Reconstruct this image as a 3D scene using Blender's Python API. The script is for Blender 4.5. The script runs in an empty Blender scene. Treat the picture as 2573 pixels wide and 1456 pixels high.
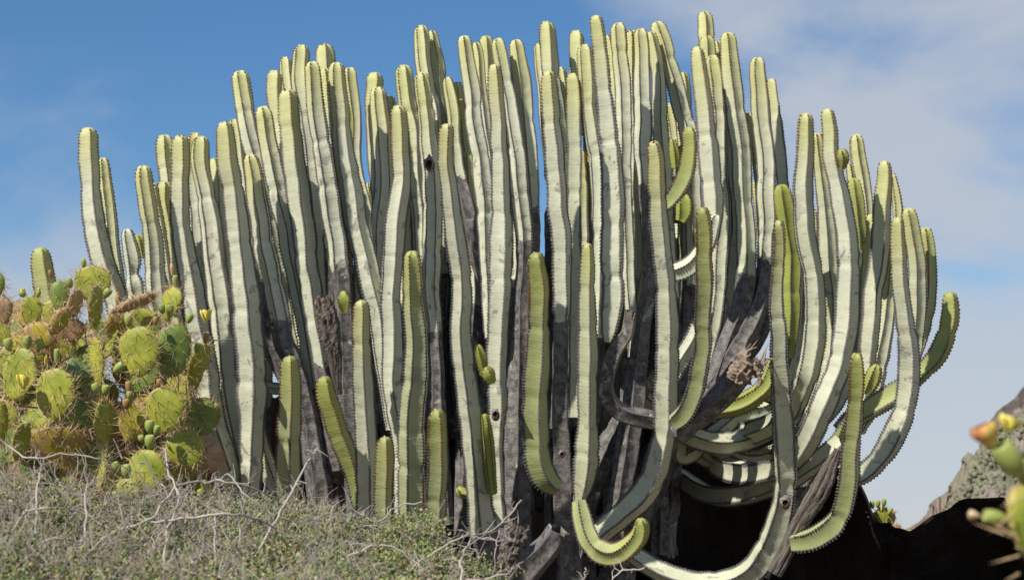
import bpy, math, random
import numpy as np
from mathutils import Vector, noise
random.seed(7); rng = np.random.default_rng(7)
C = bpy.context.scene.collection
R = math.radians
# ------------------------------------------------------------------ camera, world, sun, exposure
PITCH = R(8.0)
CAM = np.array([0.0, 0.0, 1.5])
FWD = np.array([0, math.cos(PITCH), math.sin(PITCH)]); RIGHT = np.array([1.0, 0, 0]); UP = np.array([0, -math.sin(PITCH), math.cos(PITCH)])
cd = bpy.data.cameras.new('camera'); cam = bpy.data.objects.new('camera', cd); C.objects.link(cam)
cam.location = CAM; cam.rotation_euler = (math.pi/2 + PITCH, 0, 0)
cd.sensor_width = 36; cd.lens = 72; cd.clip_end = 6000; cd.clip_start = 0.05
cd.dof.use_dof = True; cd.dof.focus_distance = 7.4; cd.dof.aperture_fstop = 9.0
sc = bpy.context.scene; sc.camera = cam
K = 36/72/2573.0                      # metres per survey unit at one metre
SUN = Vector((-0.50, -0.56, 0.69)).normalized()
w = bpy.data.worlds.new('World'); sc.world = w; w.use_nodes = True
nt = w.node_tree; nt.nodes.clear()
def N(t, typ, **kw):
    n = t.nodes.new(typ)
    for k, v in kw.items(): setattr(n, k, v)
    return n
sky = N(nt, 'ShaderNodeTexSky', sky_type='NISHITA', sun_disc=False)
sky.sun_elevation = math.asin(SUN.z); sky.sun_rotation = math.atan2(SUN.x, SUN.y) % (2*math.pi)
sky.altitude = 800; sky.air_density = 1.0; sky.dust_density = 0.25; sky.ozone_density = 3.0
hs = N(nt, 'ShaderNodeHueSaturation'); hs.inputs['Saturation'].default_value = 1.22; hs.inputs['Value'].default_value = 1.06
nt.links.new(sky.outputs[0], hs.inputs['Color'])
tc = N(nt, 'ShaderNodeTexCoord')
mp = N(nt, 'ShaderNodeMapping'); mp.inputs['Scale'].default_value = (2.2, 2.2, 4.2); mp.inputs['Rotation'].default_value = (0, R(38), 0); mp.inputs['Location'].default_value = (0.35, 0.2, 0.1)
nz = N(nt, 'ShaderNodeTexNoise'); nz.inputs['Scale'].default_value = 2.7; nz.inputs['Detail'].default_value = 5; nz.inputs['Roughness'].default_value = 0.5; nz.inputs['Distortion'].default_value = 0.3
nt.links.new(tc.outputs['Generated'], mp.inputs[0]); nt.links.new(mp.outputs[0], nz.inputs['Vector'])
sx = N(nt, 'ShaderNodeSeparateXYZ'); nt.links.new(tc.outputs['Generated'], sx.inputs[0])
def M(t, op, a, b=None, clamp=False):
    n = N(t, 'ShaderNodeMath', operation=op, use_clamp=clamp)
    for i, v in enumerate((a, b)):
        if v is None: continue
        if isinstance(v, (int, float)): n.inputs[i].default_value = v
        else: t.links.new(v, n.inputs[i])
    return n.outputs[0]
nzb = M(nt, 'MULTIPLY', M(nt, 'SUBTRACT', nz.outputs[0], 0.5), 2.1)
east = M(nt, 'SUBTRACT', M(nt, 'MULTIPLY', sx.outputs[0], 4.8), M(nt, 'ADD', M(nt, 'MULTIPLY', sx.outputs[2], 0.6), 0.10))      # cloud bank on the right
west = M(nt, 'SUBTRACT', M(nt, 'MULTIPLY', sx.outputs[0], -1.5), M(nt, 'ADD', M(nt, 'MULTIPLY', sx.outputs[2], 1.9), -0.20))     # thin wisps low on the left
low_ = M(nt, 'MULTIPLY', M(nt, 'MAXIMUM', M(nt, 'SUBTRACT', 0.15, sx.outputs[2]), 0.0), 5.0)
cl = M(nt, 'ADD', nzb, M(nt, 'MINIMUM', M(nt, 'MAXIMUM', east, west), M(nt, 'ADD', low_, 0.5)))
mr = N(nt, 'ShaderNodeMapRange', interpolation_type='SMOOTHSTEP'); nt.links.new(cl, mr.inputs[0])
mr.inputs[1].default_value = 0.05; mr.inputs[2].default_value = 0.68; mr.inputs[3].default_value = 0.0; mr.inputs[4].default_value = 0.85
mx = N(nt, 'ShaderNodeMix', data_type='RGBA'); nt.links.new(mr.outputs[0], mx.inputs[0]); nt.links.new(hs.outputs[0], mx.inputs[6])
mx.inputs[7].default_value = (5.3, 5.65, 6.25, 1)
bg = N(nt, 'ShaderNodeBackground'); bg.inputs[1].default_value = 0.080; out = N(nt, 'ShaderNodeOutputWorld')
nt.links.new(mx.outputs[2], bg.inputs[0]); nt.links.new(bg.outputs[0], out.inputs[0])
sl = bpy.data.lights.new('sun', 'SUN'); sl.energy = 4.6; sl.angle = R(0.53); sl.color = (1.0, 0.945, 0.85)
so = bpy.data.objects.new('sun', sl); C.objects.link(so); so.rotation_euler = SUN.to_track_quat('Z', 'Y').to_euler(); so.location = (-4, -3, 9)
sc.view_settings.view_transform = 'Standard'; sc.view_settings.look = 'None'; sc.view_settings.exposure = 0.32; sc.view_settings.gamma = 1.0
sc.view_settings.use_curve_mapping = False
# ------------------------------------------------------------------ helpers
def at(px, py, d):
    return CAM + d*(FWD + (px-1286.5)*K*RIGHT + (728-py)*K*UP)
def mesh_obj(name, V, F, mat, parent=None, origin=None, attrs=None, smooth=True, kind=None):
    """V (n,3) array in world space, F list of index tuples or an (m,k) array"""
    V = np.asarray(V, float)
    o0 = np.array(parent['_o']) if parent is not None else (np.array(origin) if origin is not None else np.zeros(3))
    me = bpy.data.meshes.new(name)
    if isinstance(F, np.ndarray):
        k = F.shape[1]; m = F.shape[0]
        me.vertices.add(len(V)); me.vertices.foreach_set('co', (V-o0).astype(np.float32).ravel())
        me.loops.add(m*k); me.loops.foreach_set('vertex_index', F.astype(np.int32).ravel())
        me.polygons.add(m); me.polygons.foreach_set('loop_start', np.arange(0, m*k, k, dtype=np.int32))
        me.update(calc_edges=True)
    else:
        me.from_pydata([tuple(v) for v in (V-o0)], [], F)
    me.polygons.foreach_set('use_smooth', np.full(len(me.polygons), smooth)); me.update()
    for an, av in (attrs or {}).items():
        a = me.attributes.new(an, 'FLOAT', 'POINT'); a.data.foreach_set('value', np.asarray(av, np.float32))
    me.materials.append(mat)
    o = bpy.data.objects.new(name, me); C.objects.link(o)
    if parent is not None: o.parent = parent; o['_o'] = parent['_o']
    else: o.location = o0; o['_o'] = list(map(float, o0))
    if kind: o['kind'] = kind
    return o
def thing(name, label, cat, loc, group=None):
    o = bpy.data.objects.new(name, None); C.objects.link(o); o.location = loc; o['_o'] = list(map(float, loc)); o.empty_display_size = 0.1
    o['label'] = label; o['category'] = cat
    if group: o['group'] = group
    return o
def spline(P, n_per=12):
    """Catmull-Rom through rows of P (k,m)"""
    P = np.asarray(P, float)
    if len(P) == 2: P = np.array([P[0], (P[0]+P[1])/2, P[1]])
    Q = np.vstack([2*P[0]-P[1], P, 2*P[-1]-P[-2]]); o = []
    for i in range(1, len(Q)-2):
        t = np.linspace(0, 1, n_per, endpoint=False)[:, None]
        a, b, c, d = Q[i-1], Q[i], Q[i+1], Q[i+2]
        o.append(0.5*((2*b)+(-a+c)*t+(2*a-5*b+4*c-d)*t*t+(-a+3*b-3*c+d)*t**3))
    o.append(P[-1][None]); return np.vstack(o)
def frames(P, ref):
    T = np.gradient(P, axis=0); T /= np.linalg.norm(T, axis=1)[:, None]+1e-12
    U = np.zeros_like(P); u = ref - T[0]*np.dot(ref, T[0]); u /= np.linalg.norm(u)+1e-12
    for i in range(len(P)):
        u = u - T[i]*np.dot(u, T[i]); u /= np.linalg.norm(u)+1e-12; U[i] = u
    return T, U, np.cross(T, U)
def tube(P, rad, k=5, cap=True):
    """plain tube; returns V, F(quads array)"""
    P = np.asarray(P, float); n = len(P); T, U, W = frames(P, np.array([0.3, -1, 0.2]))
    a = np.arange(k)*2*math.pi/k
    V = P[:, None]+np.asarray(rad)[:, None, None]*(np.cos(a)[None, :, None]*U[:, None]+np.sin(a)[None, :, None]*W[:, None])
    i = np.arange(n-1)[:, None]*k; j = np.arange(k)[None]; j2 = (j+1) % k
    F = np.stack([i+j, i+j2, i+k+j2, i+k+j], -1).reshape(-1, 4)
    return V.reshape(-1, 3), F
class Acc:
    def __init__(s): s.V = []; s.F = []; s.n = 0; s.A = {}
    def add(s, V, F, **attrs):
        s.V.append(V); s.F.append(np.asarray(F)+s.n); s.n += len(V)
        for k_, v in attrs.items(): s.A.setdefault(k_, []).append(np.broadcast_to(v, (len(V),)).astype(float))
    def build(s, name, mat, parent=None, **kw):
        return mesh_obj(name, np.vstack(s.V), np.vstack(s.F), mat, parent, attrs={k_: np.concatenate(v) for k_, v in s.A.items()}, **kw)
# ------------------------------------------------------------------ materials
class Mat:
    def __init__(s, name, rough=0.6, spec=0.3):
        s.m = bpy.data.materials.new(name); s.m.use_nodes = True; s.t = s.m.node_tree
        s.b = s.t.nodes['Principled BSDF']; s.b.inputs['Roughness'].default_value = rough; s.b.inputs['Specular IOR Level'].default_value = spec
        s.co = s.t.nodes.new('ShaderNodeTexCoord').outputs['Object']
    def attr(s, n): a = N(s.t, 'ShaderNodeAttribute'); a.attribute_name = n; return a.outputs['Fac']
    def noise(s, scale, detail=4, rough=0.55, vec=None, dist=0.0):
        n = N(s.t, 'ShaderNodeTexNoise'); n.inputs['Scale'].default_value = scale; n.inputs['Detail'].default_value = detail
        n.inputs['Roughness'].default_value = rough; n.inputs['Distortion'].default_value = dist
        s.t.links.new(vec if vec is not None else s.co, n.inputs['Vector']); return n.outputs[0]
    def m_(s, op, a, b=None, clamp=False): return M(s.t, op, a, b, clamp)
    def rng(s, v, a, b, c=0.0, d=1.0):
        n = N(s.t, 'ShaderNodeMapRange', interpolation_type='SMOOTHSTEP')
        s.t.links.new(v, n.inputs[0])
        for i, x in enumerate((a, b, c, d)): n.inputs[i+1].default_value = x
        return n.outputs[0]
    def mix(s, f, a, b):
        n = N(s.t, 'ShaderNodeMix', data_type='RGBA')
        if isinstance(f, (int, float)): n.inputs[0].default_value = f
        else: s.t.links.new(f, n.inputs[0])
        for i, x in ((6, a), (7, b)):
            if isinstance(x, tuple): n.inputs[i].default_value = x+(1,)
            else: s.t.links.new(x, n.inputs[i])
        return n.outputs[2]
    def base(s, c):
        if isinstance(c, tuple): s.b.inputs['Base Color'].default_value = c+(1,)
        else: s.t.links.new(c, s.b.inputs['Base Color'])
        return s
    def bump(s, h, dist=0.002, strength=1.0):
        n = N(s.t, 'ShaderNodeBump'); n.inputs['Distance'].default_value = dist; n.inputs['Strength'].default_value = strength
        s.t.links.new(h, n.inputs['Height']); s.t.links.new(n.outputs[0], s.b.inputs['Normal']); return s
# stems of the spurge: colour by distance from the growing tip, cork on the ribs, bark near the base
SPACING = 0.0118
q = Mat('spurge_skin', 0.55, 0.25)
age, rib, brk, yg, arc, sid = (q.attr(a) for a in ('age', 'rib', 'bark', 'young', 'arc', 'sid'))
vm = N(q.t, 'ShaderNodeVectorMath', operation='ADD'); cx = N(q.t, 'ShaderNodeCombineXYZ')
q.t.links.new(sid, cx.inputs[0]); q.t.links.new(sid, cx.inputs[2]); q.t.links.new(q.co, vm.inputs[0]); q.t.links.new(cx.outputs[0], vm.inputs[1]); vec = vm.outputs[0]
n1 = q.noise(7, 4, vec=vec); n2 = q.noise(38, 5, 0.6, vec=vec); n3 = q.noise(150, 3, vec=vec); n4 = q.noise(14, 6, 0.65, vec=vec, dist=0.8)
tipc = q.mix(n1, (0.45, 0.46, 0.19), (0.53, 0.52, 0.27)); pale = q.mix(q.rng(n1, 0.3, 0.7), (0.51, 0.525, 0.39), (0.61, 0.60, 0.45))
pale = q.mix(q.rng(n2, 0.35, 0.75, 0, 0.35), pale, (0.41, 0.44, 0.34))
agn = q.m_('ADD', age, q.m_('MULTIPLY', q.m_('SUBTRACT', n2, 0.5), 0.10))
agn = q.m_('MULTIPLY', agn, q.m_('ADD', q.m_('MULTIPLY', q.m_('FRACT', q.m_('MULTIPLY', sid, 7.31)), 1.0), 0.6))
col = q.mix(q.rng(agn, 0.02, 0.40), tipc, pale)
grn = q.mix(n1, (0.19, 0.245, 0.05), (0.36, 0.385, 0.10))
col = q.mix(yg, col, grn)
scar = q.rng(n4, 0.585, 0.63); scar = q.m_('MULTIPLY', scar, q.rng(age, 0.15, 0.5))
scar = q.m_('MULTIPLY', scar, q.m_('SUBTRACT', 1.0, yg))
col = q.mix(q.m_('MULTIPLY', scar, 0.75), col, (0.21, 0.20, 0.19))
spot = q.m_('MULTIPLY', q.rng(n3, 0.70, 0.76), 0.6); col = q.mix(spot, col, (0.16, 0.15, 0.12))
bcol = q.mix(q.rng(n2, 0.35, 0.65), (0.075, 0.068, 0.064), (0.20, 0.185, 0.175)); bcol = q.mix(q.rng(n4, 0.60, 0.66, 0, 0.85), bcol, (0.36, 0.38, 0.28))
bm = q.rng(q.m_('ADD', brk, q.m_('MULTIPLY', q.m_('SUBTRACT', n4, 0.5), 1.5)), 0.47, 0.55)
col = q.mix(bm, col, bcol)
cork = q.m_('MULTIPLY', q.rng(q.m_('ADD', rib, q.m_('MULTIPLY', q.m_('SUBTRACT', n2, 0.5), 0.35)), 0.54, 0.82), q.rng(age, 0.02, 0.30, 0.45, 0.92))
col = q.mix(cork, col, q.mix(q.rng(age, 0.05, 0.30), (0.22, 0.16, 0.06), (0.14, 0.13, 0.135)))
q.base(col)
wav = q.m_('SINE', q.m_('ADD', q.m_('MULTIPLY', arc, 2*math.pi/SPACING), q.m_('MULTIPLY', n2, 9.0)))
h = q.m_('ADD', q.m_('MULTIPLY', wav, q.rng(rib, 0.0, 0.9, 0.05, 0.22)), q.m_('MULTIPLY', n2, 1.4)); h = q.m_('ADD', h, q.m_('MULTIPLY', n3, q.rng(bm, 0, 1, 0.4, 2.0)))
q.bump(h, 0.0016, 0.7); M_STEM = q.m
q = Mat('spurge_spine', 0.7, 0.2); age = q.attr('age')
q.base(q.mix(q.rng(age, 0.05, 0.35), q.mix(q.noise(60), (0.22, 0.07, 0.025), (0.14, 0.06, 0.025)), q.mix(q.noise(60), (0.10, 0.092, 0.09), (0.21, 0.195, 0.185)))); M_SPINE = q.m
q = Mat('spurge_bud', 0.5); q.base((0.16, 0.012, 0.018)); M_BUD = q.m
q = Mat('dead_wood', 0.85, 0.15); cw = N(q.t, 'ShaderNodeCombineXYZ')
for i_, nm_ in enumerate(('gu', 'gw', 'gl')): q.t.links.new(q.attr(nm_), cw.inputs[i_])
a_ = q.noise(3.2, 6, 0.7, vec=cw.outputs[0], dist=.6); b_ = q.noise(9, 3)
q.base(q.mix(q.rng(a_, 0.40, 0.60), q.mix(b_, (0.035, 0.026, 0.02), (0.09, 0.066, 0.05)), q.mix(b_, (0.25, 0.23, 0.205), (0.17, 0.145, 0.12)))); q.bump(a_, 0.008); M_DEAD = q.m
q = Mat('torn_fibre', 0.8, 0.15); q.base(q.mix(q.noise(40), (0.16, 0.10, 0.06), (0.38, 0.32, 0.26))); M_FIBRE = q.m
q = Mat('knot_hollow', 0.95, 0.05); q.base(q.mix(q.noise(60), (0.03, 0.018, 0.012), (0.08, 0.045, 0.03))); M_HOLE = q.m
q = Mat('knot_cork', 0.9, 0.1); a_ = q.noise(90, 5, .7); q.base(q.mix(q.rng(a_, .35, .65), (0.12, 0.11, 0.105), (0.27, 0.25, 0.235))); q.bump(a_, 0.004); M_KNOT = q.m
q = Mat('basalt', 0.95, 0.08); a_ = q.noise(5, 8, 0.65)
q.base(q.mix(a_, (0.025, 0.023, 0.022), (0.085, 0.078, 0.072))); q.bump(a_, 0.08); M_ROCK = q.m
q = Mat('dry_soil', 0.95, 0.1); a_ = q.noise(3, 8, 0.65); q.base(q.mix(a_, (0.07, 0.052, 0.038), (0.17, 0.135, 0.10))); q.bump(a_, 0.05); M_SOIL = q.m
# ------------------------------------------------------------------ terrain
def ease(a, b, x): t = np.clip((x-a)/(b-a), 0, 1); return t*t*(3-2*t)
def ground_h(x, y):
    h = 1.05*ease(-1, 5.0, y)+0.18*ease(5.0, 7.0, y)
    h = h - 32*ease(16, 110, y) + 0.0*x
    return h
gx = np.concatenate([-np.geomspace(3000, 8, 26), np.linspace(-7, 7, 57), np.geomspace(8, 3000, 26)])
gy = np.concatenate([-np.geomspace(3000, 8, 20), np.linspace(-7, 18, 101), np.geomspace(19, 4000, 34)])
X, Y = np.meshgrid(gx, gy); Z = ground_h(X, Y)
nn = np.array([noise.noise(Vector((a*0.9, b*0.9, 0)))*0.07+noise.noise(Vector((a*4, b*4, 3)))*0.02 for a, b in zip(X.ravel(), Y.ravel())]).reshape(X.shape)
Z = Z+nn
nyy, nxx = X.shape; i = np.arange(nyy-1)[:, None]*nxx; j = np.arange(nxx-1)[None]
F = np.stack([i+j, i+j+1, i+nxx+j+1, i+nxx+j], -1).reshape(-1, 4)
mesh_obj('ground', np.stack([X, Y, Z], -1).reshape(-1, 3), F, M_SOIL, kind='structure')
# dark basalt outcrop behind and under the plant; undercut shaped for shade, crest raised to darken gaps
crest = [(-700, 1050), (-200, 1010), (0, 985), (200, 1000), (350, 1010), (480, 1000), (560, 960), (640, 985), (695, 1000), (740, 930), (800, 900), (900, 900), (1050, 880), (1200, 890), (1300, 930), (1420, 940), (1520, 930), (1620, 900), (1700, 960), (1760, 1010), (1850, 1010), (1930, 1045), (1975, 1110), (1995, 1205),
         (2018, 1214), (2035, 1186), (2070, 1168), (2120, 1176), (2150, 1194), (2168, 1224), (2182, 1254), (2193, 1287), (2210, 1313), (2236, 1311), (2247, 1324), (2266, 1326), (2285, 1334), (2305, 1321), (2340, 1295), (2383, 1278), (2408, 1257), (2426, 1251), (2480, 1250), (2525, 1247), (2538, 1275), (2560, 1310), (2620, 1330), (2720, 1380), (2900, 1480)]
cxs = np.array([c[0] for c in crest], float); cys = np.array([c[1] for c in crest], float)
px = np.linspace(-700, 2900, 560); py = np.interp(px, cxs, cys)
rows = []
def rn(p, s, a): return np.array([noise.fractal(Vector((float(v[0])*s, float(v[1])*s, float(v[2])*s)), 0.9, 2.1, 5)*a for v in p])
for k_, (dd, dy) in enumerate([(0.0, 0), (0.03, 8), (0.12, 22), (0.22, 45), (0.34, 75), (0.47, 110), (0.6, 150), (0.75, 200), (0.9, 260), (1.0, 330), (1.1, 420), (1.1, 520)]):
    P = np.array([at(a, max(b, b+dy), 9.7+dd+0.15*math.sin(a*0.004)) for a, b in zip(px, py)])
    if k_ > 0: P[:, 1] += rn(P, 2.0, 0.10)[:]; P += rn(P, 9.0, 0.02)[:, None]*np.array([0.3, 1, 0.3])
    rows.append(P)
back = []
for dd, dz in [(5.0, -1.5), (3.5, -0.55), (2.3, -0.25), (1.2, -0.1), (0.5, -0.05), (0.15, -0.02)]:
    P = rows[0].copy(); P[:, 0] *= 1+dd/9.7; P[:, 1] += dd; P[:, 2] += dz
    if dd > 1: P[:, 2] = np.minimum(P[:, 2], 0.35*P[:, 2]+0.65*P[:, 2].mean()) 
    P[:, 2] -= np.abs(rn(P, 1.5, 0.12))*(dd > 1); back.append(P)
V = np.vstack(back+rows); nr = len(back)+len(rows); nc = len(px)
i = np.arange(nr-1)[:, None]*nc; j = np.arange(nc-1)[None]
F = np.stack([i+j, i+nc+j, i+nc+j+1, i+j+1], -1).reshape(-1, 4)
mesh_obj('rock_outcrop', V, F, M_ROCK, kind='structure', smooth=False)
# far hillside on the right
q = Mat('hillside_rock', 0.95, 0.1); a_ = q.noise(0.06, 9, 0.62, dist=0.4); b_ = q.noise(0.35, 6, 0.7)
c_ = q.mix(q.rng(b_, 0.42, 0.58), (0.11, 0.092, 0.080), (0.29, 0.245, 0.21)); c_ = q.mix(q.rng(a_, 0.54, 0.62, 0, 0.55), c_, (0.28, 0.19, 0.155)); c_ = q.mix(q.rng(q.noise(0.12, 7, 0.7), 0.52, 0.6, 0, 0.7), c_, (0.22, 0.24, 0.14))
q.base(c_); q.bump(b_, 1.2); M_HILL = q.m
q = Mat('hillside_bush', 0.9, 0.1); q.base(q.mix(q.attr('tint'), (0.15, 0.145, 0.10), (0.24, 0.235, 0.165))); M_HBUSH = q.m
hp = [(2255, 1352), (2275, 1330), (2310, 1300), (2340, 1268), (2372, 1238), (2400, 1185), (2416, 1160), (2432, 1136), (2446, 1146), (2470, 1105), (2488, 1062), (2512, 1028), (2530, 1012), (2552, 1000), (2573, 972), (2640, 900), (2760, 800), (2950, 640), (3300, 420), (3800, 240), (4600, 200), (6000, 420)]
hx = np.linspace(2180, 6000, 300)**1.0; hx = np.concatenate([np.linspace(2200, 2800, 200), np.geomspace(2806, 6000, 60)])
hy = np.interp(hx, [p[0] for p in hp], [p[1] for p in hp]); hy = np.where(hx < 2255, 1352+(2255-hx)*1.0, hy)
DH = 170.0
rows = []
for r in range(46):
    t = r/45.0
    P = []
    for a, b in zip(hx, hy):
        top = at(a, b, DH); foot = np.array([top[0]+6*t, top[1]-95*t, top[2]*(1-t)+(-38)*t])
        z_ = noise.fractal(Vector((foot[0]*0.06, foot[1]*0.06, foot[2]*0.08)), 0.8, 2.2, 6)
        z2 = noise.fractal(Vector((foot[0]*0.35, foot[1]*0.3, foot[2]*0.45)), 0.8, 2.2, 5)
        foot = foot+np.array([0.7*z2, -1.8*z2, 0.8*z2])
        if r > 0: foot = foot+np.array([0, -3.0, 0.7])*z_*min(1, t*8)-np.array([0, 0, 0.5])*min(1, t*8)
        else: foot[2] += 0.5*noise.noise(Vector((top[0]*0.7, 0, 0)))
        P.append(foot)
    rows.append(np.array(P))
bk = [rows[0]*np.array([1+60/DH, 1, 1])+np.array([0, 60, -30]), rows[0]*np.array([1+12/DH, 1, 1])+np.array([0, 12, -2])]
V = np.vstack(bk+rows); nr = 48; nc = len(hx); i = np.arange(nr-1)[:, None]*nc; j = np.arange(nc-1)[None]
F = np.stack([i+j, i+nc+j, i+nc+j+1, i+j+1], -1).reshape(-1, 4)
mesh_obj('hillside', V, F, M_HILL, kind='structure', smooth=True)
acc = Acc(); HR = np.array(rows)
g_ = (1+5**.5)/2
ico_v = np.array([[-1, g_, 0], [1, g_, 0], [-1, -g_, 0], [1, -g_, 0], [0, -1, g_], [0, 1, g_], [0, -1, -g_], [0, 1, -g_], [g_, 0, -1], [g_, 0, 1], [-g_, 0, -1], [-g_, 0, 1]])/1.9
ico_f = np.array([[0, 11, 5], [0, 5, 1], [0, 1, 7], [0, 7, 10], [0, 10, 11], [1, 5, 9], [5, 11, 4], [11, 10, 2], [10, 7, 6], [7, 1, 8], [3, 9, 4], [3, 4, 2], [3, 2, 6], [3, 6, 8], [3, 8, 9], [4, 9, 5], [2, 4, 11], [6, 2, 10], [8, 6, 7], [9, 8, 1]])
oct_v = np.array([[1, 0, 0], [0.3, 0.95, 0], [-0.8, 0.6, 0], [-0.8, -0.6, 0], [0.3, -0.95, 0], [0.5, 0.2, 0.8], [-0.3, 0.4, 0.9], [-0.1, -0.5, 0.8]])
oct_f = np.array([[0, 1, 5], [1, 2, 6], [2, 3, 6], [3, 4, 7], [4, 0, 7], [0, 5, 7], [5, 6, 7], [1, 6, 5], [3, 7, 6]])
for _ in range(14000):
    r = 1+int(39*rng.uniform()**2); c = int(rng.integers(0, 225)); s = rng.uniform(0.06, 0.26)*(1 if rng.uniform() < .93 else 1.7)
    p = HR[r, c]*(1-(u_ := rng.uniform()))+HR[r+1, c]*u_+rng.normal(0, 0.25, 3)*np.array([1, 0.0, 0.0])-np.array([0, 0, s*.3]); a = rng.uniform(0, 6.28); ca, sa = math.cos(a), math.sin(a)
    vv = ico_v*rng.uniform(0.75, 1.3, ico_v.shape)*s; vv = np.stack([vv[:, 0]*ca-vv[:, 1]*sa, vv[:, 0]*sa+vv[:, 1]*ca, vv[:, 2]], -1)
    acc.add(p+vv, ico_f, tint=rng.uniform(0, 1))
o = acc.build('hillside_scrub', M_HBUSH, kind='stuff'); o['label'] = 'grey green scrub dotted over the distant hillside'; o['category'] = 'scrub'
# ------------------------------------------------------------------ the candelabra spurge
ROOT = at(1400, 1500, 7.7); ROOT[2] = 1.2
SP = thing('candelabra_spurge', 'huge clump of upright pale ribbed columnar stems filling the picture', 'succulent', ROOT)
STEMS = []
def deep(d): return 7.6+(d-7.6)*1.35
def make_stem(d, young, pts, bark=None, ribs=None, ph=None, label=None, dbase=None, name='stem', taper_base=False, cutend=False, tint=None):
    P = np.array([[p[0], p[1], (p[2] if len(p) > 2 else np.nan)] for p in pts], float)
    ok = ~np.isnan(P[:, 2]); P[:, 2] = np.interp(np.arange(len(P)), np.arange(len(P))[ok], P[ok, 2])
    S = spline(P, 14)
    L = np.concatenate([[0], np.cumsum(np.hypot(np.diff(S[:, 0]), np.diff(S[:, 1])))])
    tt = np.clip(L/1500, 0, 1) if dbase is None else np.clip((L/L[-1]-0.55)/0.45, 0, 1)
    D = deep(d)+(7.75-deep(d) if dbase is None else dbase-deep(d))*(tt if dbase is None else tt*tt*(3-2*tt))
    W3 = np.array([at(a, b, dd) for a, b, dd in zip(S[:, 0], S[:, 1], D)])
    rad = S[:, 2]/2*K*D*1.15
    arc = np.concatenate([[0], np.cumsum(np.linalg.norm(np.diff(W3, axis=0), axis=1))]); tot = arc[-1]
    sp = SPACING*random.uniform(0.92, 1.1); r0 = rad[0]
    tips = np.array([0.0, 0.06, 0.2, 0.42, 0.7])*r0*1.15 if not cutend else np.array([0.0, 0.01*r0])
    s = np.concatenate([tips, np.arange(r0*1.15, tot, sp/2)])
    c = np.stack([np.interp(s, arc, W3[:, k_]) for k_ in range(3)], -1); rr = np.interp(s, arc, rad); yy = np.interp(s, arc, S[:, 1])
    # swelling and year-by-year constrictions
    sd = random.uniform(0, 100)
    rr = rr*(1+0.085*np.array([noise.noise(Vector((v*7, sd, 0)))+0.5*noise.noise(Vector((v*19, sd, 5))) for v in s]))
    pos = random.uniform(0.12, 0.35)
    while pos < tot:
        rr = rr*(1-random.uniform(0.04, 0.15)*np.exp(-((s-pos)/0.016)**2)); pos += random.uniform(0.14, 0.34)
    wob = np.array([[noise.noise(Vector((v*3.0, sd+9, 0))), noise.noise(Vector((v*3.0, sd+19, 0)))] for v in s])*0.006+np.array([[noise.noise(Vector((v*9, sd+29, 0))), 0] for v in s])*0.004
    c[:, 0] += wob[:, 0]; c[:, 1] += wob[:, 1]*2
    hh = r0*1.05
    env = np.ones_like(s) if cutend else np.where(s < hh, np.clip(1-np.abs(1-s/hh)**2.3, 0.0, 1)**(1/2.3), 1.0)
    n = ribs or random.choice([5, 5, 6, 5, 4, 6, 5]); ph = (R(random.uniform(52, 100)) if n == 4 else random.uniform(0, 2*math.pi/n)) if ph is None else (R(67+(ph-30)*0.5) if n == 4 else R(ph))
    tw = ph+np.cumsum(np.gradient(s))*random.uniform(-0.35, 0.35)+0.25*np.array([noise.noise(Vector((v*2.2, sd+40, 0))) for v in s])
    T, U, W = frames(c, np.array([0, -1.0, 0.05]))
    f = np.array([0, 0.13, 0.48, 1.0, 1.52, 1.87]); half = math.pi/n
    fa = np.concatenate([f*half+2*half*k_ for k_ in range(n)]); fl = np.concatenate([np.where(f <= 1, f, 2-f)]*n)
    prof = math.cos(half)/np.cos(half*(1-fl)); prof = prof*(1-0.12*np.sin(np.clip(fl, 0, 1)*math.pi/2)**1.5)
    prof = prof + 0.05*(fl < 0.05)
    ribv = np.clip(1-fl/0.45, 0, 1)
    wave = np.cos(2*math.pi*s/sp)
    low = np.array([noise.noise(Vector((v*55, sd, 7))) for v in s])
    rad2 = (rr*env)[:, None]*prof[None]*(1+0.032*wave[:, None]*(fl < 0.3)[None]+0.008*wave[:, None]*((fl > 0.3) & (fl < 0.7))[None]+0.045*low[:, None]*(fl > 0.3)[None])
    ang = tw[:, None]+fa[None]
    V = c[:, None]+rad2[..., None]*(np.cos(ang)[..., None]*U[:, None]+np.sin(ang)[..., None]*W[:, None])
    # lift the ribs over the dome so the tip is notched
    k = len(fa); ns = len(s)
    if not cutend: V[:3] -= T[:3, None]*(0.12*r0*(fl < 0.3))[None, :, None]
    V = V.reshape(-1, 3)
    i = np.arange(ns-1)[:, None]*k; j = np.arange(k)[None]; j2 = (j+1) % k
    F = np.stack([i+j, i+k+j, i+k+j2, i+j2], -1).reshape(-1, 4)
    agev = np.repeat(s, k); ribA = np.tile(ribv, ns)
    bk = np.zeros_like(s) if bark is None else (np.ones_like(s) if bark == 'all' else np.clip((yy-bark)/60.0+0.35, 0, 1))
    if bark not in (None, 'all'): bk = np.where(bk > 0.999, 1.0, bk)
    if tint is not None: agev = np.full_like(agev, tint)
    sidv = random.uniform(0, 40)
    o = mesh_obj(name, V, F, M_STEM, SP, attrs=dict(age=agev, rib=ribA, bark=np.repeat(bk, k), young=np.full(len(V), young), arc=np.repeat(s/sp*SPACING, k), sid=np.full(len(V), sidv)))
    if label: o['label'] = label
    # areoles with paired thorns along every rib
    if bark == 'all': return o
    m = int((tot-0.004)/sp); sa = np.arange(1, m)*sp
    if cutend: sa = sa[sa > 0.03]
    sa = np.concatenate([[0.35*hh] if not cutend else [], sa])
    ba = np.interp(sa, s, bk); sa = sa+rng.normal(0, sp*.07, len(sa)); sa = sa[(ba < 0.75)]
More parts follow.
